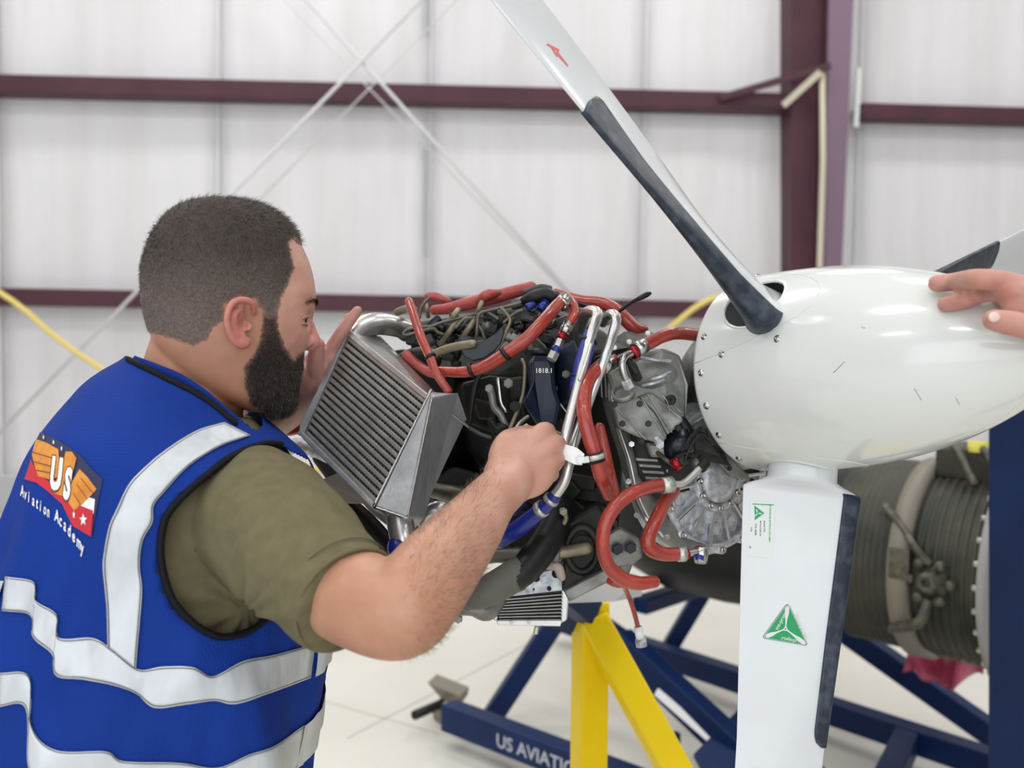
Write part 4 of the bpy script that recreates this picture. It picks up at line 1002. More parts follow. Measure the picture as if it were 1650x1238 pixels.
for a, b in (((165, 500), (262, 530)), ((172, 545), (262, 570)), ((182, 585), (262, 600)), ((392, 620), (450, 690)), ((375, 650), (425, 720)), ((358, 690), (392, 745))):
    decal('feather_line', [c2(a[0], a[1]), c2(b[0], b[1]), c2(b[0], b[1] + 5), c2(a[0], a[1] + 5)], [(0, 1, 2, 3)], vt, M['logo_dark'], logo, .0028, 2)
textdecal('lettering', 'U', c2(243, 668), (26, 5.5), (6.5, -68), vt, M['logo_dark'], logo, .0028, .09, 1)
textdecal('lettering', 'S', c2(306, 712), (24, 8.0), (8.5, -66), vt, M['logo_dark'], logo, .0028, .09, 1)
textdecal('lettering', 'U', c2(247, 664), (25, 5.5), (6.5, -66), vt, M['white'], logo, .0034, .055, 1)
textdecal('lettering', 'S', c2(310, 708), (23, 8.0), (8.5, -64), vt, M['white'], logo, .0034, .055, 1)
def star(c, r, m, ex=1.0):
    p = [(c[0] + ex * r * (1 if k % 2 == 0 else .42) * math.sin(k * math.pi / 5), c[1] - r * (1 if k % 2 == 0 else .42) * math.cos(k * math.pi / 5)) for k in range(10)]
    decal('star', p, [tuple(range(10))], vt, m, logo, .003, 1)
star(c2(407, 818), 10.5, M['white'], .62)
for p in ((218, 434), (264, 458), (303, 486)): star(c2(*p), 4.5, M['white'], .4)
star(c2(362, 795), 7, M['white'], .35)
wrp = None
def arc_text(s, x0, y0, x1, y1, bow, h, squeeze):
    n = len(s); gap = .02
    for i, ch in enumerate(s):
        t = (i) / max(1, n - 1); x = x0 + (x1 - x0) * t; y = y0 + (y1 - y0) * t + bow * math.sin(math.pi * t)
        sx, sy = (x1 - x0) / (n - 1), (y1 - y0) / (n - 1)
        textdecal('letter', ch, (x, y), (h * squeeze, h * squeeze * sy / sx * .8), (1.5, -h), vt, M['white'], vest, .0018, .02, 1)
arc_text('Aviation', 35.5, 799, 78, 832, 1, 25, .33)
arc_text('Academy', 90, 838, 132, 889, -2, 27, .36)

# trousers and boots, below the frame
TR = Mesh()
hipc = [tfun((1440, 1.13, -35, 455, .19), a, -.012) for a in np.linspace(0, math.tau, 33)[:-1]]
hc0 = sum(hipc, Vector()) / 32; tR = CV(math.sin(TAU), -math.cos(TAU), 0); tF = CV(math.cos(TAU), math.sin(TAU), 0)
tR = Vector((tR.x, tR.y, 0)).normalized(); tF = Vector((tF.x, tF.y, 0)).normalized()
TR.add(ellipsoid(hc0 + Vector((0, 0, .0)), tF * .15, tR * .185, Vector((0, 0, .14)), 32, 20))
for s_ in (-1, 1):
    h = hc0 + tR * .09 * s_ + Vector((0, 0, -.04)); kn = Vector((h.x, h.y, .48)) + tF * .06 * s_ + tR * .02 * s_; an2 = Vector((kn.x, kn.y, .09)) - tF * .03
    c = cat([(*h, .10), (*((h + kn) / 2), .085), (*kn, .065), (*((kn + an2) / 2), .062), (*an2, .055)], 6)
    TR.add(sweep([Vector(q[:3]) for q in c], c[:, 3], 20, roundcap=True))
    B2 = Mesh(); B2.add(ellipsoid(Vector((an2.x, an2.y, .045)) + tF * .07, tF * .145, tR * .05, Vector((0, 0, .045)), 24, 12)); B2.add(sweep([Vector((an2.x, an2.y, .03)), Vector((an2.x, an2.y, .16))], .052, 18))
    bo = link('boot', remesh(B2.V, B2.F, .007, 3), M['shoe'], man)
link('trousers', remesh(TR.V, TR.F, .009, 4), M['jean'], man)

# ================================================================== PISTON ENGINE
EB = P(930, 700, 1.45)
eng = empty('piston_engine', Vector((EB.x, EB.y, EB.z - .2)), 'uncowled diesel aircraft engine with red hoses and silver intercooler on the yellow stand', 'engine')
def px2m(r, d): return r * d / FPX
def tube(name, pts, rpx, m, parent=None, seg=12, n=6, ell=None, label=None, closed=False, **k):
    c = cat(pts, n); rr = rpx if not np.isscalar(rpx) else [rpx] * len(pts)
    rc_ = cat([(r,) for r in rr], n)[:, 0] if len(pts) > 2 else np.linspace(rr[0], rr[-1], len(c))
    V = [P(*q[:3]) for q in c]; R = [px2m(r, q[2]) for r, q in zip(rc_, c)]
    if label: k['label'] = label
    return mk(name, *sweep(V, R, seg, roundcap=True, ell=ell), M[m] if isinstance(m, str) else m, parent or eng, **k)
def ring(name, a, b, rpx, m, parent=None, seg=20, **k):       # a short band between two picture points on a hose
    pa, pb = P(*a), P(*b); R = px2m(rpx, (a[2] + b[2]) / 2); ax_ = pb - pa; L = ax_.length
    return mk(name, *lathe(pa, ax_, [(0, R * .80), (0, R), (L, R), (L, R * .80), (L * .5, R * .78), (0, R * .80)], seg), M[m], parent or eng, **k)
def hexnut(name, a, b, rpx, m, parent=None):
    pa, pb = P(*a), P(*b); R = px2m(rpx, a[2]); ax_ = pb - pa; L = ax_.length
    return mk(name, *lathe(pa, ax_, [(0, 0), (0, R * .9), (L * .08, R), (L * .92, R), (L, R * .9), (L, 0)], 6), M[m], parent or eng, smooth=False)
def slab(name, pts, dd, m, parent=None, bevel=.002, label=None, smooth=False):   # casting: outline points (px,py,depth) with thickness dd away from the viewer side
    V = [P(*p) for p in pts]; e = dd if isinstance(dd, Vector) else CV(0, dd, 0)
    k = {'label': label} if label else {}
    return mk(name, *prism(V, e), M[m], parent or eng, smooth=smooth, bevel=bevel, **k)
def bolt(px, py, d, rpx=4, m='steel', parent=None, ax_=None, name='bolt'):
    R = px2m(rpx, d); a = ax_ or -FW; c = P(px, py, d)
    return mk(name, *lathe(c - a * R * .6, a, [(0, 0), (0, R * 1.35), (R * .25, R * 1.35), (R * .25, R), (R * 1.0, R * .95), (R * 1.0, 0)], 6), M[m], parent or eng, smooth=False)
BK = -PA                                                       # towards the engine's rear
SD = -PU                                                       # towards the man's side

# --- core: crankcase, block and head
CR_ = HUB + BK * .10
mk('crankcase', *prism([P(905, 560, 1.36), P(985, 560, 1.30), P(1010, 700, 1.28), P(1000, 860, 1.28), P(930, 860, 1.32), P(850, 800, 1.40), P(800, 700, 1.42)], BK * .34 + PU * .05), M['castdark'], eng, smooth=False, bevel=.008)
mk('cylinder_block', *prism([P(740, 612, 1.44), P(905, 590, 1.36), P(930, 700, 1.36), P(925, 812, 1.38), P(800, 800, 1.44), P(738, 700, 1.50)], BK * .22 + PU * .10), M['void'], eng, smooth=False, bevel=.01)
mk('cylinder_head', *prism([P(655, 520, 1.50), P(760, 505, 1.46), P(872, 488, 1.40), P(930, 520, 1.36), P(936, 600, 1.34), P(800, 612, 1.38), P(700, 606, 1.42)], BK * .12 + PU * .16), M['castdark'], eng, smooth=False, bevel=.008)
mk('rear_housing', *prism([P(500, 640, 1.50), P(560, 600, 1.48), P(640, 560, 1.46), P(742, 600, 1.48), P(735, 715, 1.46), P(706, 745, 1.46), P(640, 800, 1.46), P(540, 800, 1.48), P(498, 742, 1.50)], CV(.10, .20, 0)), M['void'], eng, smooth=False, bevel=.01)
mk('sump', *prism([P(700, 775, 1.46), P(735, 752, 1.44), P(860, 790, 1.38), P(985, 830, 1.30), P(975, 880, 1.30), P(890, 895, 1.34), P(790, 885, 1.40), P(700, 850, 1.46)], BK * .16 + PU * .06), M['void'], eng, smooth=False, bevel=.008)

_r = P(930, 800, 1.36) + BK * .34
mk('mount_arm', *beam(P(950, 985, 1.93), _r + Vector((0, 0, -.02)), .05, .06, UP), M['navy'], ys, smooth=False, bevel=.004)
mk('mount_head', *boxvf(_r + BK * .01, BK * .012, PU * .09, PV * .08), M['navy'], ys, smooth=False, bevel=.004)
# --- gear housing and front cover
FC = P(1152, 772, 1.266)
fcn = (PA * .93 + Vector((0, 0, -.05))).normalized()
def fpt(r, a, h=0.0):                   # polar point on the front cover; a=0 points down, positive to picture right
    X = (PU - fcn * PU.dot(fcn)).normalized(); Y = fcn.cross(X); Y = Y if Y.z < 0 else -Y
    return FC + (X * math.sin(a) + Y * math.cos(a)) * r + fcn * h
Rf = .099
cover = mk('front_cover', *lathe(FC, fcn, [(-.055, .0), (-.055, Rf + .006), (-.012, Rf + .006), (-.012, Rf), (.0, Rf - .004), (.0, .05), (0, 0)], 72), M['castlight'], eng, label='bright cast front cover with radial ribs')
mk('cover_rim', *lathe(FC, fcn, [(0, Rf - .012), (.006, Rf - .011), (.006, Rf - .003), (0, Rf - .002)], 72), M['castlight'], cover)
mk('inner_ring', *lathe(FC, fcn, [(0, .033), (.009, .035), (.011, .039), (.009, .043), (0, .045)], 48), M['castlight'], cover)
mk('boss_plate', *lathe(FC, fcn, [(0, .033), (.012, .031), (.014, .020), (.014, 0)], 40), M['castlight'], cover)
for k, a in enumerate(np.radians([-112, -84, -58, -34, -10, 14, 40, 66, 92])):
    m_ = Mesh(); m_.add(beam(fpt(.043, a, .003), fpt(Rf - .006, a, .003), .0045, .010, fcn)); m_.build('rib', M['alutube'], cover, smooth=False, bevel=.0015); tq = fcn.cross((fpt(.09, a) - fpt(.04, a)).normalized()); mk('groove_shade', *beam(fpt(.050, a, .0006) + tq * .005, fpt(Rf - .014, a, .0006) + tq * .005, .0045, .002, fcn), M['castdark'], cover, smooth=False)  # ribs in brighter metal; dark strips beside them paint groove shade
    if k < 8: mk('pocket', *lathe(fpt(.070, a + .22, -.001), fcn, [(0, .0125), (.0024, .012), (.0024, .0105), (.0004, .010), (.0004, 0)], 5), M['castlight'], cover, smooth=False)
for a in np.radians([-100, -70, -44, -20, 4, 28, 54, 80, 106]):
    c_ = fpt(Rf - .003, a, 0); mk('lug', *lathe(c_, fcn, [(-.01, .0070), (.007, .0066), (.007, 0)], 14), M['castlight'], cover)
    mk('bolt', *lathe(c_ + fcn * .007, fcn, [(0, .0044), (.004, .0042), (.004, .0024), (.002, .0022), (.002, 0)], 12), M['steel'], cover)
for a in np.radians([-90, -60, -30, 0, 30, 60, 90]):
    mk('bolt', *lathe(fpt(.039, a, .009), fcn, [(0, .0048), (.004, .0045), (.004, .0024), (.002, .0022), (.002, 0)], 12), M['steel'], cover)
# curved bellhousing rim running down the left of the cover
rimA = cat([(984, 590, 1.235), (980, 640, 1.225), (992, 690, 1.215), (1008, 740, 1.205), (1020, 790, 1.20), (1038, 835, 1.20), (1062, 868, 1.205), (1095, 890, 1.21), (1130, 897, 1.22)], 6)
rimB = cat([(1020, 590, 1.26), (1024, 640, 1.25), (1040, 690, 1.24), (1054, 735, 1.235), (1066, 780, 1.23), (1080, 815, 1.23), (1100, 845, 1.235), (1120, 868, 1.24), (1140, 880, 1.245)], 6)
V = []; F = []
for i in range(len(rimA)):
    a, b = P(*rimA[i]), P(*rimB[i]); V += [a, a.lerp(b, .33) - FW * .006, a.lerp(b, .66) - FW * .004, b, b + FW * .07, a + FW * .09]
for i in range(len(rimA) - 1):
    for j in range(6): F.append((i * 6 + j, i * 6 + (j + 1) % 6, i * 6 + 6 + (j + 1) % 6, i * 6 + 6 + j))
n_ = len(V); F += [(0, 5, 4, 3, 2, 1), (n_ - 6, n_ - 5, n_ - 4, n_ - 3, n_ - 2, n_ - 1)]
bell = mk('bellhousing', V, F, M['cast'], eng, bevel=.002)
tube('rim_bead', [(986, 640, 1.218), (998, 690, 1.208), (1014, 740, 1.198), (1026, 790, 1.193), (1044, 832, 1.193), (1068, 864, 1.198)], 2.4, 'alutube', bell, 8)
for x, y in ((1000, 655), (1018, 716), (1013, 776), (1026, 831), (1044, 836), (1075, 866)): bolt(x, y, 1.195, 3.6, 'steel', bell)
slab('housing_wall', [(1020, 650, 1.25), (1090, 640, 1.26), (1140, 690, 1.27), (1175, 745, 1.27), (1150, 800, 1.27), (1080, 800, 1.26), (1052, 745, 1.25)], .10, 'cast', bevel=.004)
for k in range(3):
    slab('ledge', [(1018 + 4 * k, 742 + 9 * k, 1.225), (1050 + 4 * k, 743 + 9 * k, 1.225), (1050 + 4 * k, 747 + 9 * k, 1.225), (1019 + 4 * k, 746 + 9 * k, 1.225)], .03, 'castdark', bell, .0006)
for x, y, w, h in ((1046, 722, 34, 26), (1058, 700, 20, 14), (1004, 700, 20, 30), (1030, 700, 20, 12)):
    slab('web', [(x, y, 1.215), (x + w, y + 3, 1.22), (x + w + 5, y + h, 1.22), (x + 5, y + h - 3, 1.215)], .05, 'cast', bell, .003)

slab('housing_web', [(1016, 690, 1.205), (1062, 700, 1.205), (1100, 690, 1.205), (1135, 696, 1.21), (1166, 735, 1.21), (1180, 752, 1.21), (1136, 744, 1.205), (1112, 770, 1.20), (1092, 790, 1.20), (1080, 812, 1.20), (1052, 800, 1.20), (1030, 765, 1.20)], .03, 'castdark', bevel=.003)
for k in range(4): slab('ledge', [(1024 + 5 * k, 738 + 10 * k, 1.196), (1060 + 5 * k, 740 + 10 * k, 1.194), (1061 + 5 * k, 745 + 10 * k, 1.194), (1026 + 5 * k, 743 + 10 * k, 1.196)], .01, 'cast', bevel=.001)
slab('boss_block', [(1040, 712, 1.19), (1072, 716, 1.188), (1078, 738, 1.188), (1048, 738, 1.19)], .02, 'cast', bevel=.004)
# --- propeller gearbox: ribbed body, top flange, shaft collar
gb = mk('gearbox', *prism([P(978, 600, 1.215), P(1020, 575, 1.20), P(1068, 560, 1.20), P(1096, 572, 1.21), P(1110, 620, 1.20), P(1106, 672, 1.20), P(1084, 706, 1.19), P(1066, 716, 1.185), P(1016, 690, 1.19), P(990, 645, 1.20)], CV(.01, .13, 0)), M['cast'], eng, smooth=False, bevel=.005, label='grey cast reduction gearbox behind the spinner')
mk('gearbox_dome', *ellipsoid(P(1050, 606, 1.235), CV(.050, .0, -.012), CV(0, .04, 0), CV(.01, 0, .036), 28, 16), M['cast'], gb)
slab('side_cover', [(984, 645, 1.182), (1030, 640, 1.172), (1054, 664, 1.168), (1076, 700, 1.165), (1068, 718, 1.165), (1030, 706, 1.170), (996, 690, 1.178)], .05, 'cast', gb, .003)
slab('side_cover', [(1030, 640, 1.170), (1052, 632, 1.172), (1098, 672, 1.165), (1102, 678, 1.165), (1076, 702, 1.160), (1056, 666, 1.165)], .05, 'cast', gb, .003)
for p0, p1 in (((1034, 641), (1072, 706)), ((1044, 636), (1082, 696)), ((996, 662), (1040, 708)), ((1062, 628), (1096, 664))):
    tube('rib', [(*p0, 1.163), (*p1, 1.157)], 1.6, 'cast', gb, 6)
for x, y in ((990, 652), (1031, 651), (1003, 683), (1045, 683), (1034, 711), (1093, 690)): bolt(x, y, 1.158, 4.2, 'castdark', gb); 
mk('plug', *lathe(P(1079, 645, 1.16), CV(.2, -1, .1), [(0, 0), (0, .0065), (.006, .0065), (.006, .003), (.002, 0)], 12), M['void'], gb)
tube('safety_wire', [(1068, 637, 1.15), (1076, 650, 1.15), (1079, 670, 1.152), (1076, 695, 1.155)], .7, 'steel', gb, 5)
hexnut('drain_plug', (1058, 707, 1.165), (1064, 716, 1.155), 7, 'castlight', gb); bolt(1064, 717, 1.15, 5, 'castlight', gb)
for (x0, y0, x1, y1) in ((1034, 577, 1080, 582), (1050, 612, 1080, 600), (1036, 622, 1070, 612)):
    tube('rib', [(x0, y0, 1.178), ((x0 + x1) / 2, (y0 + y1) / 2 + 1, 1.172), (x1, y1, 1.182)], 2.6, 'castlight', gb, 8)
slab('top_flange', [(980, 548, 1.26), (1006, 536, 1.25), (1040, 530, 1.26), (1056, 536, 1.26), (1046, 548, 1.25), (1012, 560, 1.24), (986, 566, 1.25)], CV(.0, .10, -.012), 'cast', gb, .003)
for x, y in ((1044, 537), (1014, 551), (990, 560)): bolt(x, y, 1.235, 3.4, 'steel', gb)
slab('rear_flange', [(960, 575, 1.27), (992, 560, 1.25), (1000, 640, 1.24), (970, 640, 1.25)], .05, 'castdark', gb, .003)
for k in range(5): tube('cooling_fin', [(968 + 7 * k, 600, 1.238), (970 + 7 * k, 640, 1.236)], 1.4, 'cast', gb, 6)
shc = HUB - PA * (B0_ + .012)
mk('shaft_collar', *lathe(shc, BK, [(-.004, .030), (-.004, .062), (.008, .064), (.012, .058), (.022, .060), (.026, .070), (.045, .072), (.055, .066), (.075, .066), (.10, .05)], 48), M['cast'], gb)
mk('shaft_seal', *lathe(shc, BK, [(-.008, .02), (-.008, .050), (.004, .052)], 48), M['navyplastic'], gb)
mk('ring_bead', *lathe(shc + BK * .030, BK, [(0, .072), (.002, .0745), (.004, .072)], 48), M['steel'], gb)
# governor and dark connectors under the gearbox
mk('governor', *sweep([P(1086, 700, 1.20), P(1096, 735, 1.19)], .020, 20), M['blackgloss'], eng)
tube('governor_cap', [(1098, 680, 1.20), (1106, 700, 1.20), (1112, 730, 1.20)], [10, 13, 9], 'black')
tube('governor_arm', [(1128, 690, 1.19), (1112, 705, 1.18), (1100, 730, 1.18)], 3, 'castdark')
for x0, y0, x1, y1, r in ((1084, 752, 1104, 738, 11), (1118, 752, 1136, 738, 10)):
    ring('fitting_band', (x0, y0, 1.17), ((x0 + x1) / 2, (y0 + y1) / 2, 1.17), r, 'redring' if x0 < 1100 else 'tube'); hexnut('fitting_nut', ((x0 + x1) / 2, (y0 + y1) / 2, 1.17), (x1, y1, 1.17), r * .95, 'castdark')
tube('bracket_tube', [(1060, 730, 1.19), (1074, 742, 1.18), (1090, 752, 1.18)], 4, 'tube')
slab('lower_flange', [(1140, 690, 1.235), (1170, 730, 1.235), (1206, 765, 1.24), (1212, 775, 1.24), (1180, 770, 1.24), (1145, 735, 1.235)], .03, 'cast', bevel=.002)
for x, y in ((1144, 718), (1163, 733), (1176, 755), (1212, 775), (1218, 779)): bolt(x, y, 1.225, 3.4, 'castdark')
tube('sensor_lead', [(1104, 742, 1.16), (1112, 722, 1.16), (1130, 700, 1.17), (1148, 716, 1.18)], 2.2, 'black')

# --- intercooler
ic = bpy.data.objects.new('intercooler', None); COL.objects.link(ic); ic.parent = eng; ic.matrix_parent_inverse = Matrix.Translation(-Vector(eng.location)); ic['label'] = 'silver bar-and-plate intercooler tilted beside the engine'
TL, TR_, BR_, BLc = P(563, 541, 1.245), P(690, 645, 1.115), P(606, 815, 1.075), P(491, 701, 1.20)
e1 = (TR_ - TL); e2 = (BLc - TL); nrm = e1.cross(e2).normalized(); nrm = nrm if nrm.dot(FW) > 0 else -nrm
def icp(s, t, h=0.0): return (TL * (1 - s) * (1 - t) + TR_ * s * (1 - t) + BR_ * s * t + BLc * (1 - s) * t) + nrm * h
DEP = .068
mk('fin_core', *prism([icp(0, 0, .006), icp(1, 0, .006), icp(1, 1, .006), icp(0, 1, .006)], nrm * (DEP - .012)), M['fins'], ic, smooth=False)
NB = 17
for k in range(NB):
    t = (k + .5) / NB
    mk('cooler_tube', *beam(icp(.0, t, DEP / 2 - .001), icp(1.0, t, DEP / 2 - .001), DEP, .0052, e2.normalized()), M['fin'], ic, smooth=False, bevel=.001)
fs = Mesh()
for k in range(NB - 1):                 # corrugated fins between the tubes
    t0, t1 = (k + .5 + .22) / NB, (k + 1.5 - .22) / NB; nf = 60
    for j in range(nf):
        s0 = (j + .5) / nf; a = icp(s0, t0, .002); b = icp(s0 + (.006 if j % 2 else -.006), t1, .002); w = e1.normalized() * .0006
        i0 = len(fs.V); fs.V += [a - w, a + w, b + w, b - w, a - w + nrm * .01, a + w + nrm * .01, b + w + nrm * .01, b - w + nrm * .01]
        fs.F += [(i0, i0 + 1, i0 + 2, i0 + 3), (i0, i0 + 4, i0 + 7, i0 + 3), (i0 + 1, i0 + 5, i0 + 6, i0 + 2)]
fs.build('fins', M['fins'], ic, smooth=False, kind='stuff')
# frame: top bar and plate, left rail, bottom rail
mk('top_plate', *prism([icp(-.03, -.02, -.003), icp(1.0, -.02, -.003), icp(1.04, -.02, DEP + .012), P(612, 545, 1.30)], -e2.normalized() * .003), M['alutube'], ic, smooth=False, bevel=.001)
mk('top_bar', *beam(icp(-.03, -.012, .002), icp(1.0, -.012, .002), .010, .007, e2.normalized()), M['alutube'], ic, smooth=False, bevel=.001)
mk('bottom_bar', *beam(icp(-.02, 1.01, .004), icp(1.0, 1.01, .004), .016, .006, e2.normalized()), M['alu'], ic, smooth=False, bevel=.001)
mk('bottom_plate', *prism([icp(0, 1.02, 0), icp(1, 1.02, 0), icp(1, 1.02, DEP), icp(0, 1.02, DEP)], e2.normalized() * .003), M['alu'], ic, smooth=False)
mk('left_rail', *beam(icp(-.035, -.03, .004), icp(-.035, 1.03, .004), .014, .010, e1.normalized()), M['alu'], ic, smooth=False, bevel=.001)
# left tank behind the rail
mk('left_tank', *prism([icp(-.04, -.03, .01), icp(-.04, 1.03, .01), icp(-.06, 1.0, DEP), icp(-.06, 0.0, DEP)], -e1.normalized() * .028), M['alu'], ic, smooth=False, bevel=.006)
# right tank: two planes meeting in a ridge
tkF = [P(690, 628, 1.118), P(690, 646, 1.112), P(604, 815, 1.072), P(655, 836, 1.050), P(700, 640, 1.092)]
a0, a1 = icp(1.0, -.09, -.002), icp(1.0, 1.02, -.002); r0, r1 = P(696, 640, 1.088), P(656, 836, 1.046); b0, b1 = P(738, 631, 1.150), P(684, 836, 1.115); c0, c1 = icp(1.0, -.09, DEP + .01), icp(1.0, 1.02, DEP + .01)
mk('right_tank', [a0, r0, b0, c0, a1, r1, b1, c1], [(0, 1, 2, 3), (4, 7, 6, 5), (0, 4, 5, 1), (1, 5, 6, 2), (2, 6, 7, 3), (3, 7, 4, 0)], M['alu'], ic, smooth=False, bevel=.003, label='welded sheet end tank')
mk('weld_bead', *sweep([r0.lerp(r1, k / 24) + Vector((.0003 * (k % 2), 0, 0)) for k in range(25)], .0012, 6), M['steel'], ic)
mk('weld_bead', *sweep([a0.lerp(a1, k / 24) - nrm * .0012 for k in range(25)], [.0016 + .0006 * (k % 2) for k in range(25)], 6), M['steel'], ic)
mk('weld_bead', *sweep([a1.lerp(r1, k / 9) - nrm * .0005 for k in range(10)], [.0014 + .0005 * (k % 2) for k in range(10)], 6), M['steel'], ic)
tube('outlet_pipe', [(642, 812, 1.10), (646, 848, 1.095), (654, 880, 1.085), (668, 905, 1.07)], [21, 22, 21, 21], 'alutube', ic, 28)
tube('inlet_elbow', [(560, 566, 1.26), (568, 545, 1.265), (582, 530, 1.275), (606, 522, 1.29), (632, 525, 1.31), (660, 533, 1.34)], [15, 18, 19, 18.5, 17, 16], 'alutube', ic, 28)
ring('clamp', (650, 884, 1.087), (654, 896, 1.08), 25, 'bluehose', ic, 28); ring('clamp_band', (654, 896, 1.08), (658, 905, 1.075), 26, 'bandgrey', ic, 28)
tube('coupling', [(648, 882, 1.087), (660, 912, 1.07), (676, 934, 1.06)], 24, 'bluehose', ic, 24)
tube('pipe_end', [(655, 533, 1.335), (668, 536, 1.35)], 18, 'black', ic, 20)

# heat shield, black ducting behind the cooler's foot
slab('heat_shield', [(512, 775, 1.22), (545, 762, 1.24), (600, 806, 1.20), (625, 820, 1.17), (627, 850, 1.17), (600, 830, 1.18), (584, 812, 1.19), (556, 812, 1.20), (535, 790, 1.21)], CV(.02, .02, .0), 'cardboard', bevel=.001, label='beige heat shield sheet')
tube('air_duct', [(520, 788, 1.26), (552, 815, 1.245), (585, 845, 1.225), (618, 885, 1.20), (650, 930, 1.18)], [16, 20, 22, 24, 24], 'black', seg=24)
tube('oil_pipe', [(450, 735, 1.45), (475, 718, 1.44), (505, 724, 1.42), (530, 735, 1.40)], 12, 'castlight', seg=18)
tube('mount_tube', [(470, 640, 1.46), (495, 680, 1.46), (505, 730, 1.46)], 8, 'tubetan', seg=14)
slab('junction_box', [(496, 640, 1.42), (520, 632, 1.41), (525, 665, 1.40), (500, 672, 1.41)], .05, 'blackgloss', bevel=.003)
tube('red_pipe', [(450, 690, 1.38), (465, 695, 1.37), (488, 690, 1.36)], 8, 'hose', label='short red hose left of the intercooler')

# --- red fire-sleeved hoses
def hose(pts, r, m='hose', label=None, **k): return tube('hose', pts, r, m, label=label, seg=18, n=8, **k)
hose([(659, 486, 1.24), (667, 509, 1.225), (679, 545, 1.20), (692, 574, 1.185), (703, 602, 1.175), (722, 630, 1.17)], [7, 7.5, 7.5, 7.5, 7, 7], label='thin red hose passing down to the intercooler corner')
hose([(655, 572, 1.27), (672, 588, 1.26), (692, 600, 1.24), (712, 604, 1.22)], 8, 'hosepink')
hA = hose([(706, 598, 1.195), (734, 600, 1.185), (758, 598, 1.175), (787, 588, 1.165), (818, 568, 1.155), (850, 545, 1.15), (877, 516, 1.16), (898, 492, 1.18), (906, 486, 1.19)], [7.5, 8.5, 9.5, 10.5, 11, 11, 10.5, 10, 9], label='long red hose curving up over the engine top')
hB = hose([(911, 478, 1.22), (922, 490, 1.205), (925, 507, 1.19), (917, 522, 1.18)], 8.5)
hose([(700, 500, 1.38), (724, 497, 1.37), (758, 488, 1.36), (787, 482, 1.35), (812, 476, 1.345)], [8, 9, 10.5, 10.5, 9.5], 'hosepink')
hose([(796, 478, 1.35), (829, 470, 1.34), (856, 463, 1.33)], [10, 10.5, 9.5], 'hosepink')
hose([(690, 477, 1.42), (704, 479, 1.42), (722, 486, 1.42)], [6, 7, 6], 'hosepink')
hose([(770, 484, 1.34), (784, 476, 1.33), (800, 472, 1.335)], [5, 9, 6], 'hosepink')
hose([(895, 473, 1.30), (915, 480, 1.29), (939, 486, 1.28), (970, 489, 1.27), (992, 499, 1.26), (1008, 515, 1.255), (1022, 528, 1.255), (1038, 531, 1.26)], [8, 9.5, 10, 10, 10.5, 11, 10.5, 7], label='shiny red hose over the top front')
hose([(1033, 559, 1.165), (1047, 553, 1.17), (1066, 543, 1.18), (1090, 537, 1.195), (1123, 540, 1.23), (1160, 546, 1.27)], 10.5, label='red hose running behind the spinner')
hG = hose([(984, 585, 1.165), (966, 593, 1.145), (948, 611, 1.125), (941, 642, 1.11), (942, 673, 1.10), (950, 706, 1.095), (959, 735, 1.095), (967, 765, 1.10), (980, 798, 1.12)], [11, 12, 12.5, 12, 12, 12, 11.5, 11.5, 10], label='thick red hose looping down in front')
hose([(966, 690, 1.17), (973, 724, 1.165), (981, 760, 1.17), (990, 792, 1.19)], [9, 10, 10, 9])
hose([(1066, 782, 1.135), (1045, 786, 1.12), (1018, 796, 1.10), (993, 815, 1.09), (976, 843, 1.085), (971, 876, 1.085), (979, 910, 1.09), (1002, 932, 1.095), (1028, 940, 1.10), (1054, 938, 1.11)], [11, 11, 11.5, 11.5, 11.5, 11, 11.5, 12, 11.5, 10], label='red hose in a big C-shaped loop with an open end')
hose([(1086, 792, 1.17), (1072, 808, 1.15), (1058, 837, 1.13), (1045, 866, 1.12), (1048, 884, 1.12), (1070, 893, 1.125), (1095, 893, 1.13)], [10, 11, 11.5, 12, 12.5, 11.5, 11], label='red hose with a sharp bend at the bottom')
hose([(975, 932, 1.20), (992, 938, 1.19), (1010, 940, 1.19), (1030, 946, 1.2)], [7, 9, 8, 6])
hose([(990, 925, 1.24), (1002, 940, 1.28), (1010, 955, 1.31), (1017, 972, 1.32), (1024, 995, 1.33), (1028, 1012, 1.34)], 4.0, 'hose', label='thin red drain hose hanging down')
ring('drain_connector', (1028, 1010, 1.34), (1032, 1030, 1.34), 7, 'white'); ring('drain_connector', (1032, 1030, 1.34), (1034, 1042, 1.34), 9, 'castlight')
ring('zip_tie', (812, 572, 1.154), (817, 568, 1.153), 13, 'black'); ring('zip_tie', (757, 598, 1.174), (762, 596, 1.173), 12, 'black'); ring('zip_tie', (692, 573, 1.185), (695, 577, 1.184), 9.5, 'black')
# end fittings
def fitting(p0, p1, r, nut=True):
    ring('ferrule', p0, p1, r, 'steel')
ring('ferrule', (908, 538, 1.175), (917, 521, 1.18), 9.5, 'steel'); ring('collar_ring', (903, 546, 1.172), (907, 538, 1.174), 8, 'redring'); hexnut('nut', (898, 560, 1.168), (903, 547, 1.172), 7.5, 'steel')
ring('collar_ring', (894, 568, 1.166), (898, 560, 1.168), 8, 'bluering'); hexnut('nut', (888, 580, 1.163), (894, 568, 1.166), 9, 'bandgrey')
ring('ferrule', (1024, 565, 1.16), (1038, 557, 1.168), 12.5, 'steel'); ring('collar_ring', (1018, 571, 1.157), (1027, 564, 1.161), 10.5, 'redring')
tube('elbow_fitting', [(1022, 568, 1.157), (1010, 573, 1.15), (1003, 585, 1.145), (1005, 602, 1.145), (1011, 616, 1.148)], 6, 'steel', seg=16)
hexnut('nut', (1008, 612, 1.147), (1014, 626, 1.15), 9, 'castlight'); ring('washer', (1003, 630, 1.155), (1005, 636, 1.16), 19, 'cast')
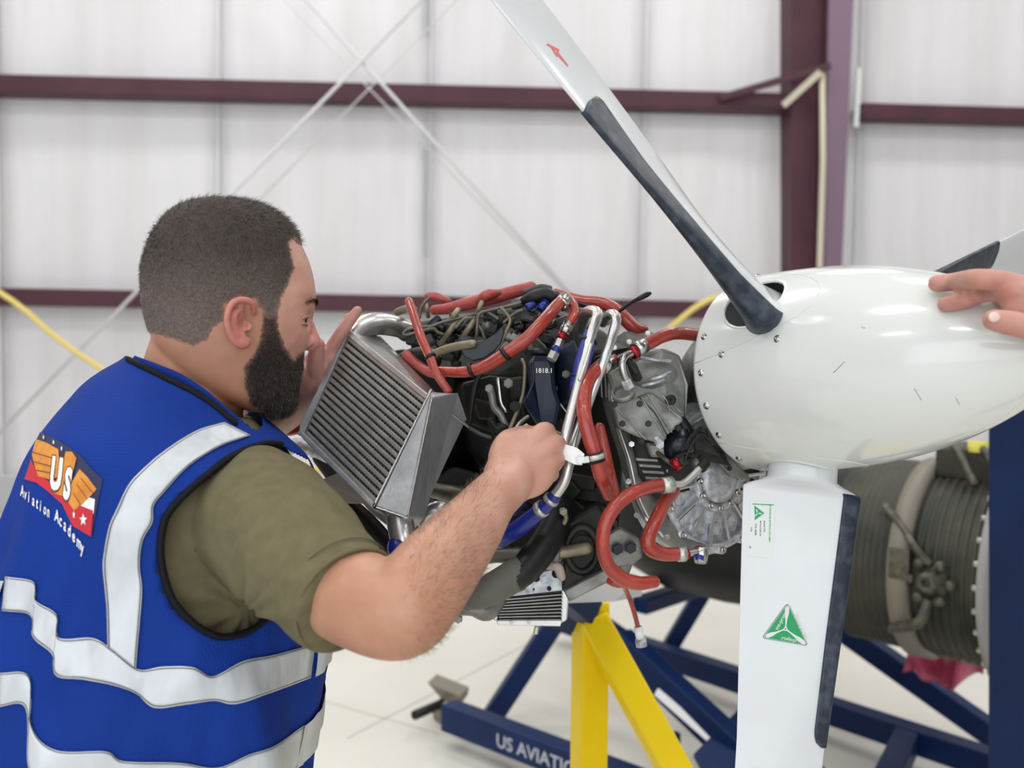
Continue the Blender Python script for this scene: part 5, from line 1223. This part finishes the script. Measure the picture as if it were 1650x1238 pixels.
hexnut('nut', (1018, 588, 1.16), (1028, 612, 1.17), 8, 'castdark'); tube('stub', [(1014, 583, 1.155), (1024, 600, 1.16)], 6, 'castdark')
ring('ferrule', (968, 592, 1.148), (984, 584, 1.160), 13.5, 'steel'); ring('collar_ring', (982, 586, 1.160), (990, 581, 1.165), 12, 'redring'); tube('fitting_tube', [(988, 582, 1.163), (1000, 575, 1.168), (1012, 570, 1.17)], 4.5, 'steel')
ring('hose_clamp', (948, 737, 1.095), (972, 733, 1.10), 8, 'black') if False else None
ring('hose_clamp', (958, 733, 1.095), (960, 741, 1.095), 16, 'bandgrey'); ring('clamp_rubber', (957, 729, 1.095), (961, 745, 1.096), 14.8, 'black')
ring('ferrule', (1066, 783, 1.135), (1083, 781, 1.14), 13.5, 'bandgrey'); tube('elbow_fitting', [(1082, 780, 1.14), (1098, 780, 1.145), (1112, 770, 1.15), (1124, 758, 1.155), (1134, 748, 1.16)], 5.5, 'bandgrey', seg=16)
hexnut('nut', (1128, 757, 1.157), (1138, 744, 1.162), 9, 'castdark')
ring('ferrule', (1092, 893, 1.13), (1104, 893, 1.132), 12.5, 'bandgrey'); ring('collar_ring', (1104, 893, 1.132), (1109, 892, 1.133), 9, 'redring'); tube('fitting_tube', [(1108, 892, 1.133), (1124, 889, 1.137)], 6, 'steel')
mk('banjo', *lathe(P(1130, 892, 1.14), Vector((0.05, 0, 1)), [(-.012, 0), (-.012, .0075), (-.005, .0085), (.008, .0085), (.010, .005), (.010, 0)], 16), M['steel'], eng)
ring('collar_ring', (1128, 896, 1.135), (1127, 903, 1.133), 7, 'bluehose')
ring('end_cap', (903, 492, 1.185), (910, 482, 1.195), 12, 'steel')

# --- silver coolant pipes with blue silicone couplings
tube('coolant_pipe', [(935, 530, 1.24), (944, 506, 1.20), (956, 502, 1.17), (963, 508, 1.155), (955, 532, 1.145), (945, 566, 1.135), (934, 612, 1.12), (922, 660, 1.11), (909, 712, 1.10), (901, 744, 1.10), (884, 767, 1.11), (874, 776, 1.115)], [8.5, 9.5, 9.5, 9, 8.5, 8.2, 8.2, 8.5, 8.5, 8.5, 8, 8], 'alutube', seg=20, label='left one of two silver coolant pipes')
tube('coolant_pipe', [(972, 520, 1.22), (980, 509, 1.19), (988, 507, 1.165), (993, 515, 1.155), (987, 540, 1.15), (975, 576, 1.14), (958, 622, 1.135), (940, 672, 1.13), (924, 718, 1.12), (916, 752, 1.115), (908, 778, 1.115), (893, 800, 1.12), (884, 810, 1.125)], [8, 8.5, 8.5, 8.5, 8.2, 8, 8, 8, 8.2, 8.5, 9, 9, 8.5], 'alutube', seg=20, label='right one of two silver coolant pipes')
tube('blue_sleeve', [(950, 541, 1.147), (944, 566, 1.140), (936, 592, 1.132), (925, 624, 1.125)], [11, 13, 12.5, 7], 'bluehose', seg=20)
tube('sleeve_slit', [(952, 556, 1.128), (945, 580, 1.122), (934, 612, 1.112)], 3.0, 'alutube')
ring('zip_tie', (949, 548, 1.146), (948, 552, 1.145), 14, 'black'); ring('zip_tie', (930, 604, 1.13), (929, 608, 1.13), 12, 'black')
tube('blue_coupling', [(894, 800, 1.12), (880, 815, 1.128), (862, 830, 1.14), (840, 848, 1.155), (822, 860, 1.17), (806, 872, 1.19)], [10.5, 12, 13.5, 14.5, 14, 12], 'bluehose', seg=22, label='blue silicone coupling on the lower pipe')
ring('clamp_band', (890, 803, 1.122), (886, 808, 1.124), 13.5, 'bandgrey'); ring('clamp_band', (876, 818, 1.13), (869, 823, 1.134), 14.5, 'bandgrey')
tube('blue_coupling', [(882, 772, 1.125), (864, 785, 1.14), (845, 800, 1.155), (826, 822, 1.17)], [8, 9, 9.5, 9.5], 'bluehose', seg=20)
ring('clamp_band', (872, 779, 1.13), (866, 784, 1.135), 10.5, 'bandgrey'); ring('clamp_band', (858, 789, 1.145), (852, 794, 1.15), 10.5, 'bandgrey')
br = slab('pipe_bracket', [(900, 713, 1.088), (930, 722, 1.085), (942, 732, 1.085), (938, 750, 1.085), (926, 749, 1.086), (898, 735, 1.090)], .004, 'white', bevel=.0008, label='white bracket holding the two pipes')
bolt(935, 741, 1.082, 5.5, 'steel', br); mk('clamp_arm', *beam(P(938, 742, 1.085), P(950, 740, 1.085), .003, .008, UP), M['bandgrey'], br, smooth=False, bevel=.001)
tube('cross_pipe', [(898, 522, 1.30), (925, 515, 1.27), (944, 520, 1.25)], 9, 'alutube', seg=18)
tube('cross_pipe', [(950, 525, 1.26), (962, 515, 1.24), (978, 518, 1.22)], 7, 'alutube', seg=18)

# --- induction canister, plates, brackets around the head
slab('air_box', [(850, 580, 1.20), (862, 573, 1.20), (886, 574, 1.20), (893, 586, 1.20), (896, 625, 1.20), (904, 650, 1.20), (898, 688, 1.20), (868, 690, 1.20), (842, 650, 1.20), (854, 628, 1.19)], .09, 'navyplastic', bevel=.006, label='blue-black plastic air box')
mk('neck', *sweep([P(872, 574, 1.235), P(873, 562, 1.235)], .022, 24), M['blackgloss'], eng)
tube('edge_highlight_rib', [(858, 585, 1.19), (860, 612, 1.188), (852, 635, 1.185), (843, 650, 1.187)], 2.2, 'navyplastic')
flat_text('part_number', '1818.1', P(862, 601, 1.197), RT, UP, .0085, M['bandgrey'], eng, .01)
slab('lifting_plate', [(740, 545, 1.215), (748, 540, 1.215), (758, 543, 1.215), (766, 550, 1.215), (784, 547, 1.215), (798, 538, 1.215), (812, 524, 1.215), (813, 536, 1.215), (808, 552, 1.215), (797, 566, 1.215), (780, 578, 1.215), (762, 582, 1.215), (748, 576, 1.215), (741, 562, 1.215)], .008, 'blackgloss', bevel=.0015, label='black bracket plate with an eye')
tube('guide_tube', [(700, 570, 1.235), (718, 563, 1.225), (738, 558, 1.215), (762, 554, 1.200)], [6.5, 7, 7, 6.5], 'tubetan')
tube('guide_tube', [(645, 574, 1.29), (662, 566, 1.275), (684, 563, 1.255), (702, 568, 1.24)], [4, 4.5, 4.5, 4.5], 'tube')
tube('guide_tube', [(640, 503, 1.36), (655, 498, 1.34), (668, 500, 1.31)], [6, 6.5, 6], 'tubetan')
# injector stubs, lines and harness
for a, b, r in (((712, 552), (736, 518), 5), ((738, 500), (728, 514), 5), ((742, 548), (768, 512), 4.6), ((768, 508), (776, 488), 4), ((690, 510), (686, 486), 3.4)):
    tube('injector_tube', [(*a, 1.29), ((a[0] + b[0]) / 2, (a[1] + b[1]) / 2, 1.275), (*b, 1.28)], r, 'tubetan')
LN = [[(692, 527), (712, 520), (734, 514), (756, 508), (768, 506)], [(682, 533), (698, 530), (706, 536), (714, 539)], [(768, 540), (770, 515), (774, 505), (790, 500), (816, 494), (838, 488)],
      [(781, 546), (776, 532), (768, 520), (768, 510), (778, 502), (792, 508), (802, 514)], [(808, 496), (818, 508), (822, 518), (816, 534), (808, 552), (800, 564)],
      [(842, 580), (846, 592), (844, 628), (838, 652), (828, 676), (822, 690)], [(676, 512), (678, 498), (684, 488), (692, 480)], [(868, 508), (872, 498), (868, 494), (858, 500)],
      [(735, 528), (748, 514), (760, 512)], [(672, 535), (656, 540), (650, 537), (660, 530), (690, 526)], [(812, 520), (830, 505), (842, 500)], [(856, 540), (866, 548), (878, 560), (880, 570)]]
for i, l in enumerate(LN): tube('fuel_line', [(x, y, (1.25 if i in (4, 5) else 1.275) - .01 * (i % 3)) for x, y in l], 2.6 if i != 5 else 3.3, 'tube' if i not in (4, 5) else 'tubetan', seg=8)
for i in range(34):
    x, y = rng.uniform(672, 880), rng.uniform(500, 560); 
    if y < 520 - (x - 680) * .1: y += 25
    a = rng.uniform(-.6, .6) + (0 if i % 2 else 1.2); L = rng.uniform(14, 34)
    tube('harness_wire', [(x, y, 1.31), (x + L * math.cos(a), y - L * math.sin(a) * .8, 1.285), (x + 1.6 * L * math.cos(a + .6), y - 1.3 * L * math.sin(a + .6) * .6, 1.30), (x + 2.1 * L * math.cos(a), y + rng.uniform(-6, 12), 1.32)], rng.uniform(1.6, 3.4), ['harness', 'black', 'tube', 'castdark'][i % 4], seg=6, n=4)
for x, y, w, h, r, m_ in ((700, 520, 26, 12, -40, 'navyplastic'), (835, 490, 24, 13, -15, 'harness'), (792, 528, 34, 28, -70, 'castdark'), (790, 508, 22, 22, 0, 'black'), (852, 512, 16, 26, -75, 'harness'), (722, 545, 22, 16, 30, 'castdark'), (668, 548, 24, 20, 10, 'castdark'), (830, 545, 30, 20, 30, 'cast'), (846, 560, 26, 14, -10, 'tubetan'), (725, 575, 26, 14, 5, 'castdark'), (694, 548, 18, 14, 60, 'harness'), (758, 528, 14, 26, 15, 'castdark'), (880, 548, 22, 16, 20, 'black'), (812, 560, 22, 14, -30, 'cast'), (735, 586, 16, 10, 0, 'castdark')):
    a = math.radians(r); d = 1.30; X = CV(math.cos(a), 0, -math.sin(a)); Y = CV(math.sin(a), 0, math.cos(a))
    o = mk('connector', *boxvf(P(x, y, d), X * px2m(w / 2, d), FW * .014, Y * px2m(h / 2, d)), M[m_], eng, smooth=False, bevel=.003)
    mk('ridge', *boxvf(P(x, y, d - .015), X * px2m(w / 4, d), FW * .004, Y * px2m(h / 3.2, d)), M[m_], o, smooth=False, bevel=.001)
for x, y, r, m_ in ((794, 524, 12, 'castdark'), (782, 532, 9, 'cast'), (733, 574, 9, 'black'), (700, 586, 10, 'castdark'), (670, 560, 8, 'black'), (852, 532, 9, 'castdark')):
    mk('pump_body', *lathe(P(x, y, 1.30), CV(.2, -1, .3), [(0, px2m(r, 1.3)), (.014, px2m(r, 1.3)), (.016, px2m(r * .6, 1.3)), (.022, px2m(r * .55, 1.3)), (.022, 0)], 18), M[m_], eng)
# top cluster: connector block with blue ringed fittings
slab('connector_block', [(858, 470, 1.29), (868, 463, 1.28), (892, 466, 1.275), (906, 472, 1.275), (908, 484, 1.27), (890, 488, 1.27), (864, 486, 1.28)], .05, 'blackgloss', bevel=.005)
tube('connector_barrel', [(846, 484, 1.28), (858, 480, 1.27), (878, 474, 1.265), (892, 478, 1.26)], [8, 11, 11, 9], 'black', seg=18)
ring('collar_ring', (848, 496, 1.26), (862, 490, 1.262), 6, 'bluehose'); ring('collar_ring', (870, 500, 1.255), (880, 486, 1.26), 7, 'bluering')
tube('cap_nut', [(846, 470, 1.30), (870, 462, 1.30), (886, 464, 1.30)], 4, 'harness')
tube('black_cable', [(905, 478, 1.28), (925, 487, 1.27), (960, 498, 1.25), (984, 512, 1.235), (1000, 500, 1.225), (1020, 486, 1.215), (1032, 480, 1.21)], [2.5, 2.5, 2.5, 3, 3, 3, 3.4], 'black', seg=8); tube('cable_end', [(1030, 481, 1.21), (1042, 475, 1.21), (1047, 473, 1.21)], [4, 4.4, 3], 'black', seg=8)
# clear space below: chrome arms, oily castings, black wires
for p_, r, m_ in (([(789, 625), (793, 640), (796, 655), (806, 668), (814, 684)], 6, 'cast'), ([(803, 612), (805, 630), (808, 650), (815, 662)], 4, 'steel'), ([(792, 680), (800, 690), (812, 686)], 7, 'castdark'),
                  ([(776, 600), (768, 615), (764, 632), (760, 655), (757, 680)], 4, 'black'), ([(757, 690), (775, 700), (790, 705)], 3, 'harness'), ([(893, 640), (905, 655), (915, 668)], 3, 'steel'), ([(845, 645), (855, 652), (864, 668)], 4, 'black')):
    tube('linkage', [(x, y, 1.24) for x, y in p_], r, m_)
bolt(788, 626, 1.225, 5, 'cast'); bolt(819, 618, 1.225, 6, 'cast'); bolt(830, 655, 1.22, 7, 'castdark'); bolt(912, 603, 1.20, 5, 'tube'); bolt(893, 627, 1.21, 5, 'castdark')
slab('side_casting', [(742, 618, 1.34), (790, 605, 1.32), (840, 612, 1.30), (850, 680, 1.30), (800, 700, 1.32), (748, 680, 1.34)], .06, 'castdark', bevel=.006)
slab('side_casting', [(760, 640, 1.31), (795, 650, 1.29), (800, 680, 1.29), (770, 676, 1.31)], .03, 'castdark', bevel=.004)
slab('side_casting', [(815, 610, 1.29), (845, 606, 1.285), (842, 640, 1.285), (820, 650, 1.29)], .03, 'castdark', bevel=.004)
slab('bracket', [(868, 690, 1.24), (905, 672, 1.23), (915, 700, 1.23), (885, 712, 1.24)], .04, 'castdark', bevel=.003)
slab('fan_housing', [(896, 560, 1.25), (925, 545, 1.24), (938, 580, 1.235), (930, 640, 1.235), (905, 660, 1.24), (893, 610, 1.25)], .06, 'navyplastic', bevel=.006)
tube('spark_tube', [(880, 690, 1.20), (892, 694, 1.19), (905, 700, 1.18)], 3, 'steel')
# hand-held fastener beneath the knuckles
tube('bolt_shank', [(832, 690, 1.15), (840, 680, 1.16), (850, 672, 1.17)], 3.5, 'steel'); bolt(848, 688, 1.135, 4, 'steel')

# --- exhaust / lower pipes
tube('exhaust_runner', [(700, 790, 1.36), (740, 800, 1.33), (775, 812, 1.32), (790, 830, 1.33)], [13, 15, 15, 14], 'tube', seg=22)
tube('exhaust_runner', [(682, 842, 1.24), (690, 826, 1.23), (706, 818, 1.225), (724, 824, 1.23), (745, 842, 1.24)], [10, 10.5, 11, 11, 11], 'alutube', seg=22)
tube('exhaust_runner', [(686, 850, 1.26), (700, 836, 1.26), (716, 832, 1.26), (740, 850, 1.27)], [8, 9, 9, 9], 'cast', seg=18)
slab('exhaust_flange', [(735, 808, 1.27), (752, 800, 1.27), (758, 812, 1.26), (735, 838, 1.26), (726, 830, 1.26)], .02, 'tube', bevel=.002)
tube('black_hose', [(900, 815, 1.22), (892, 850, 1.20), (872, 885, 1.18), (845, 918, 1.165), (822, 932, 1.16)], [22, 25, 26, 25, 24], 'black', seg=28, label='thick black rubber hose')
tube('rubber_elbow', [(835, 922, 1.163), (812, 938, 1.16), (790, 950, 1.16), (766, 962, 1.165), (756, 968, 1.17)], [25, 26, 25, 22, 16], mat('grey_rubber', (.105, .105, .085), .6), seg=28)
tube('cast_elbow', [(745, 980, 1.22), (765, 978, 1.22), (785, 985, 1.22), (802, 968, 1.23)], [12, 16, 16, 14], 'cast', seg=20); bolt(738, 998, 1.2, 6, 'cast')
tube('cross_shaft', [(790, 895, 1.30), (830, 897, 1.28), (880, 893, 1.25), (940, 886, 1.22)], [11, 12, 11, 11], 'tubetan', seg=20)
tube('cross_shaft', [(785, 898, 1.28), (835, 893, 1.27)], 11, 'tube', seg=16)
# casting with the round eye
mt = mk('engine_mount', *prism([P(905, 846, 1.215), P(935, 826, 1.21), (P(962, 812, 1.21)), P(990, 850, 1.21), P(1000, 905, 1.215), P(985, 925, 1.215), P(925, 962, 1.20), P(905, 955, 1.20)], CV(.01, .05, 0)), M['castdark'], eng, smooth=False, bevel=.005, label='dark cast mount with a round eye')
eyec = P(938, 886, 1.206)
mk('eye_ring', *sweep([eyec + RT * px2m(25, 1.2) * math.cos(a) + UP * px2m(36, 1.2) * math.sin(a) for a in np.linspace(0, math.tau, 41)[:-1]], .005, 10, closed=True), M['castdark'], mt)
mk('eye_bore', *lathe(eyec - FW * .001, FW, [(0, 0), (0, px2m(23, 1.2))], 40), M['void'], mt)
mk('lower_rail', *beam(P(912, 960, 1.195), P(1000, 915, 1.20), .016, .016, UP), M['cast'], mt, smooth=False, bevel=.003)
tube('shaft_stub', [(890, 893, 1.20), (945, 884, 1.20)], [10, 10], 'tubetan', mt, 16); ring('shaft_ring', (895, 905, 1.195), (898, 880, 1.195), 7, 'cast', mt)
slab('mount_plate', [(968, 870, 1.185), (1000, 852, 1.185), (1030, 868, 1.185), (1036, 898, 1.185), (1022, 910, 1.185), (975, 918, 1.185)], .02, 'cast', bevel=.003)
slab('mount_plate', [(978, 905, 1.195), (1022, 905, 1.195), (1012, 932, 1.195), (985, 928, 1.195)], .03, 'cast', bevel=.003)
for x, y in ((995, 885), (1016, 883)):
    bolt(x, y, 1.175, 8, 'blackgloss')
for a, b in (((905, 800), (960, 845)), ((915, 790), (975, 800)), ((900, 770), (960, 780)), ((880, 740), (930, 800)), ((940, 830), (975, 800))):
    mk('frame_web', *beam(P(*a, 1.27), P(*b, 1.25), .012, .02, UP), M['castdark'], eng, smooth=False, bevel=.002)
tube('brass_valve', [(905, 822, 1.19), (912, 835, 1.185), (905, 848, 1.19)], 4, 'tubetan'); bolt(908, 825, 1.18, 5, 'tubetan')
tube('tan_stub', [(880, 912, 1.20), (898, 914, 1.195), (905, 930, 1.2)], [6, 8, 7], 'cardboard')
# small oil cooler hanging below
oc = slab('oil_cooler', [(803, 962, 1.24), (906, 950, 1.24), (905, 1005, 1.24), (800, 1003, 1.24)], .05, 'fins', bevel=.001, label='small silver oil cooler under the engine')
for k in range(8):
    t = (k + .5) / 8; mk('cooler_tube', *beam(P(804, 964 + 36 * t, 1.236), P(905, 954 + 46 * t, 1.236), .012, .0016, UP), M['fin'], oc, smooth=False)
slab('end_tank', [(795, 968, 1.232), (805, 962, 1.232), (802, 1003, 1.232), (795, 1000, 1.232)], .06, 'alutube', oc, .002); slab('end_tank', [(905, 950, 1.232), (918, 952, 1.232), (914, 1000, 1.232), (903, 1006, 1.232)], .06, 'alutube', oc, .002)
slab('lower_bar', [(800, 1000, 1.228), (906, 1000, 1.228), (903, 1010, 1.228), (802, 1008, 1.228)], .06, 'alutube', oc, .001)
tp2 = slab('mount_bracket', [(846, 950, 1.232), (858, 925, 1.235), (905, 915, 1.235), (906, 952, 1.23), (820, 962, 1.23)], .01, 'castlight', oc, .001)
for x, y, r in ((864, 932, 6), (885, 949, 3.5), (860, 950, 1.5), (896, 925, 7)): mk('hole', *lathe(P(x, y, 1.2285), -FW, [(-.002, px2m(r, 1.23)), (.0008, px2m(r, 1.23)), (.0008, 0)], 18), M['void'], tp2)
for x in (824, 852): bolt(x, 1004, 1.222, 2.4, 'steel', oc)
hexnut('drain_fitting', (865, 1010, 1.25), (863, 1022, 1.25), 4, 'steel', oc)
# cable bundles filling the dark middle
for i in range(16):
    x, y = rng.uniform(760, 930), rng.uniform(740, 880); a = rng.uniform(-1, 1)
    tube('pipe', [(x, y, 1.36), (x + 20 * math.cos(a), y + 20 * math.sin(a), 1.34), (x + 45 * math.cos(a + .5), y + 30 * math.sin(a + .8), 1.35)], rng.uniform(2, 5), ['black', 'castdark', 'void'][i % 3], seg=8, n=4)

# ================================================================== SECOND PERSON'S HAND ON THE SPINNER
hm = Mesh()
def ch2(pts, **k):
    c = cat([(*P(a, b, d), r) for a, b, d, r in pts], 5); hm.add(sweep([Vector(q[:3]) for q in c], c[:, 3], 14, roundcap=True, **k))
def sdep(px, py, default=.93):
    h = drop(s1, px, py, 0); return proj(h)[2] if h is not None else default
def fing(pts):
    out = []
    for x, y, r, lift in pts: out.append((x, y, min(sdep(x, y), sdep(x, max(y, 470))) - r - lift, r))
    return out
ch2(fing([(1510, 457, .0095, .000), (1540, 454, .0098, .004), (1572, 450, .0104, .011), (1612, 454, .0112, .014), (1660, 470, .014, .014)]))
ch2(fing([(1524, 490, .0088, .000), (1552, 483, .0095, .006), (1585, 473, .0100, .013), (1625, 468, .0112, .016), (1668, 478, .014, .018)]))
ch2(fing([(1560, 500, .0085, .000), (1590, 492, .0095, .003), (1625, 484, .0105, .010), (1668, 486, .013, .016)])[0:0] or [(1612, 478, .945, .010), (1640, 480, .94, .012), (1690, 490, .93, .014)])
ch2([(1602, 516, .865, .0105), (1630, 521, .86, .0118), (1662, 527, .855, .0125), (1700, 528, .855, .016), (1745, 518, .86, .020)])
ch2([(1640, 478, .925, .014), (1700, 490, .905, .022), (1760, 500, .89, .026)], ell=(1, 1))
hm.add(ellipsoid(P(1700, 492, .895), RT * .048 - FW * .006, UP * .030, FW * .018, 24, 16)); hm.add(ellipsoid(P(1690, 480, .905), RT * .05, UP * .022, FW * .018, 24, 16))
ch2([(1720, 495, .89, .030), (1800, 505, .87, .0285), (1920, 545, .84, .036), (2120, 640, .80, .045), (2300, 560, .84, .050), (2420, 420, .90, .058)])
# shoulders, neck and head of the second person (outside the frame)
h2 = P(2520, 400, .96)
ch2([(2420, 420, .90, .06), (2520, 395, .95, .085), (2600, 420, 1.05, .075)]); ch2([(2500, 420, .95, .10), (2500, 640, .97, .13), (2490, 900, 1.0, .135), (2490, 1100, 1.0, .14)])
ch2([(2510, 400, .96, .06), (2505, 260, .95, .055)]); hm.add(ellipsoid(P(2500, 180, .95), RT * .085, FW * .08, UP * .118, 28, 20)); hm.add(ellipsoid(P(2365, 200, .95), RT * .014, FW * .010, UP * .016, 12, 8))
p2 = empty('person', Vector((P(2490, 900, 1.0).x, P(2490, 900, 1.0).y, 0)), 'second person at the right edge resting fingertips on the white spinner', 'person')
hme = remesh(hm.V, hm.F, .0026, 3); n2 = len(hme.vertices); setcol(hme, np.tile(np.array([.53, .27, .22]), (n2, 1)))
link('body', hme, M['skin'], p2)
nc_ = P(1603, 511, .852); mk('thumbnail', *ellipsoid(nc_ - RT * .0005, RT * .0062 + FW * .001, UP * .0048, FW * .0022 , 16, 8), M['nail'], p2)
sv = Mesh(); c = cat([(*P(a, b, d), r) for a, b, d, r in [(2180, 620, .81, .055), (2300, 560, .84, .064), (2420, 425, .90, .078), (2480, 420, .94, .10)]], 5); sv.add(sweep([Vector(q[:3]) for q in c], c[:, 3], 24))
c = cat([(*P(a, b, d), r) for a, b, d, r in [(2505, 420, .95, .125), (2500, 640, .97, .15), (2490, 900, 1.0, .15), (2490, 1120, 1.0, .155)]], 5); sv.add(sweep([Vector(q[:3]) for q in c], c[:, 3], 28, roundcap=True))
link('shirt', remesh(sv.V, sv.F, .007, 4), M['jean'], p2)
hp = P(2490, 1140, 1.0); lg = Mesh()
for s_ in (-1, 1): lg.add(sweep([hp + Vector((.08 * s_, 0, .05)), Vector((hp.x + .09 * s_, hp.y, .5)), Vector((hp.x + .09 * s_, hp.y, .05))], [.09, .07, .055], 20, roundcap=True))
lg.add(ellipsoid(hp, Vector((.17, 0, 0)), Vector((0, .13, 0)), Vector((0, 0, .12)))); link('trousers', remesh(lg.V, lg.F, .01, 3), M['jean'], p2)
hr = link('hair', *[bpy.data.meshes.new('hair')], M['hair'], p2)
V, F = ellipsoid(P(2505, 172, .955), RT * .092, FW * .09, UP * .118, 28, 20); hr.data.from_pydata([tuple(v) for v in V], [], F); hr.data.polygons.foreach_set('use_smooth', [True] * len(F))
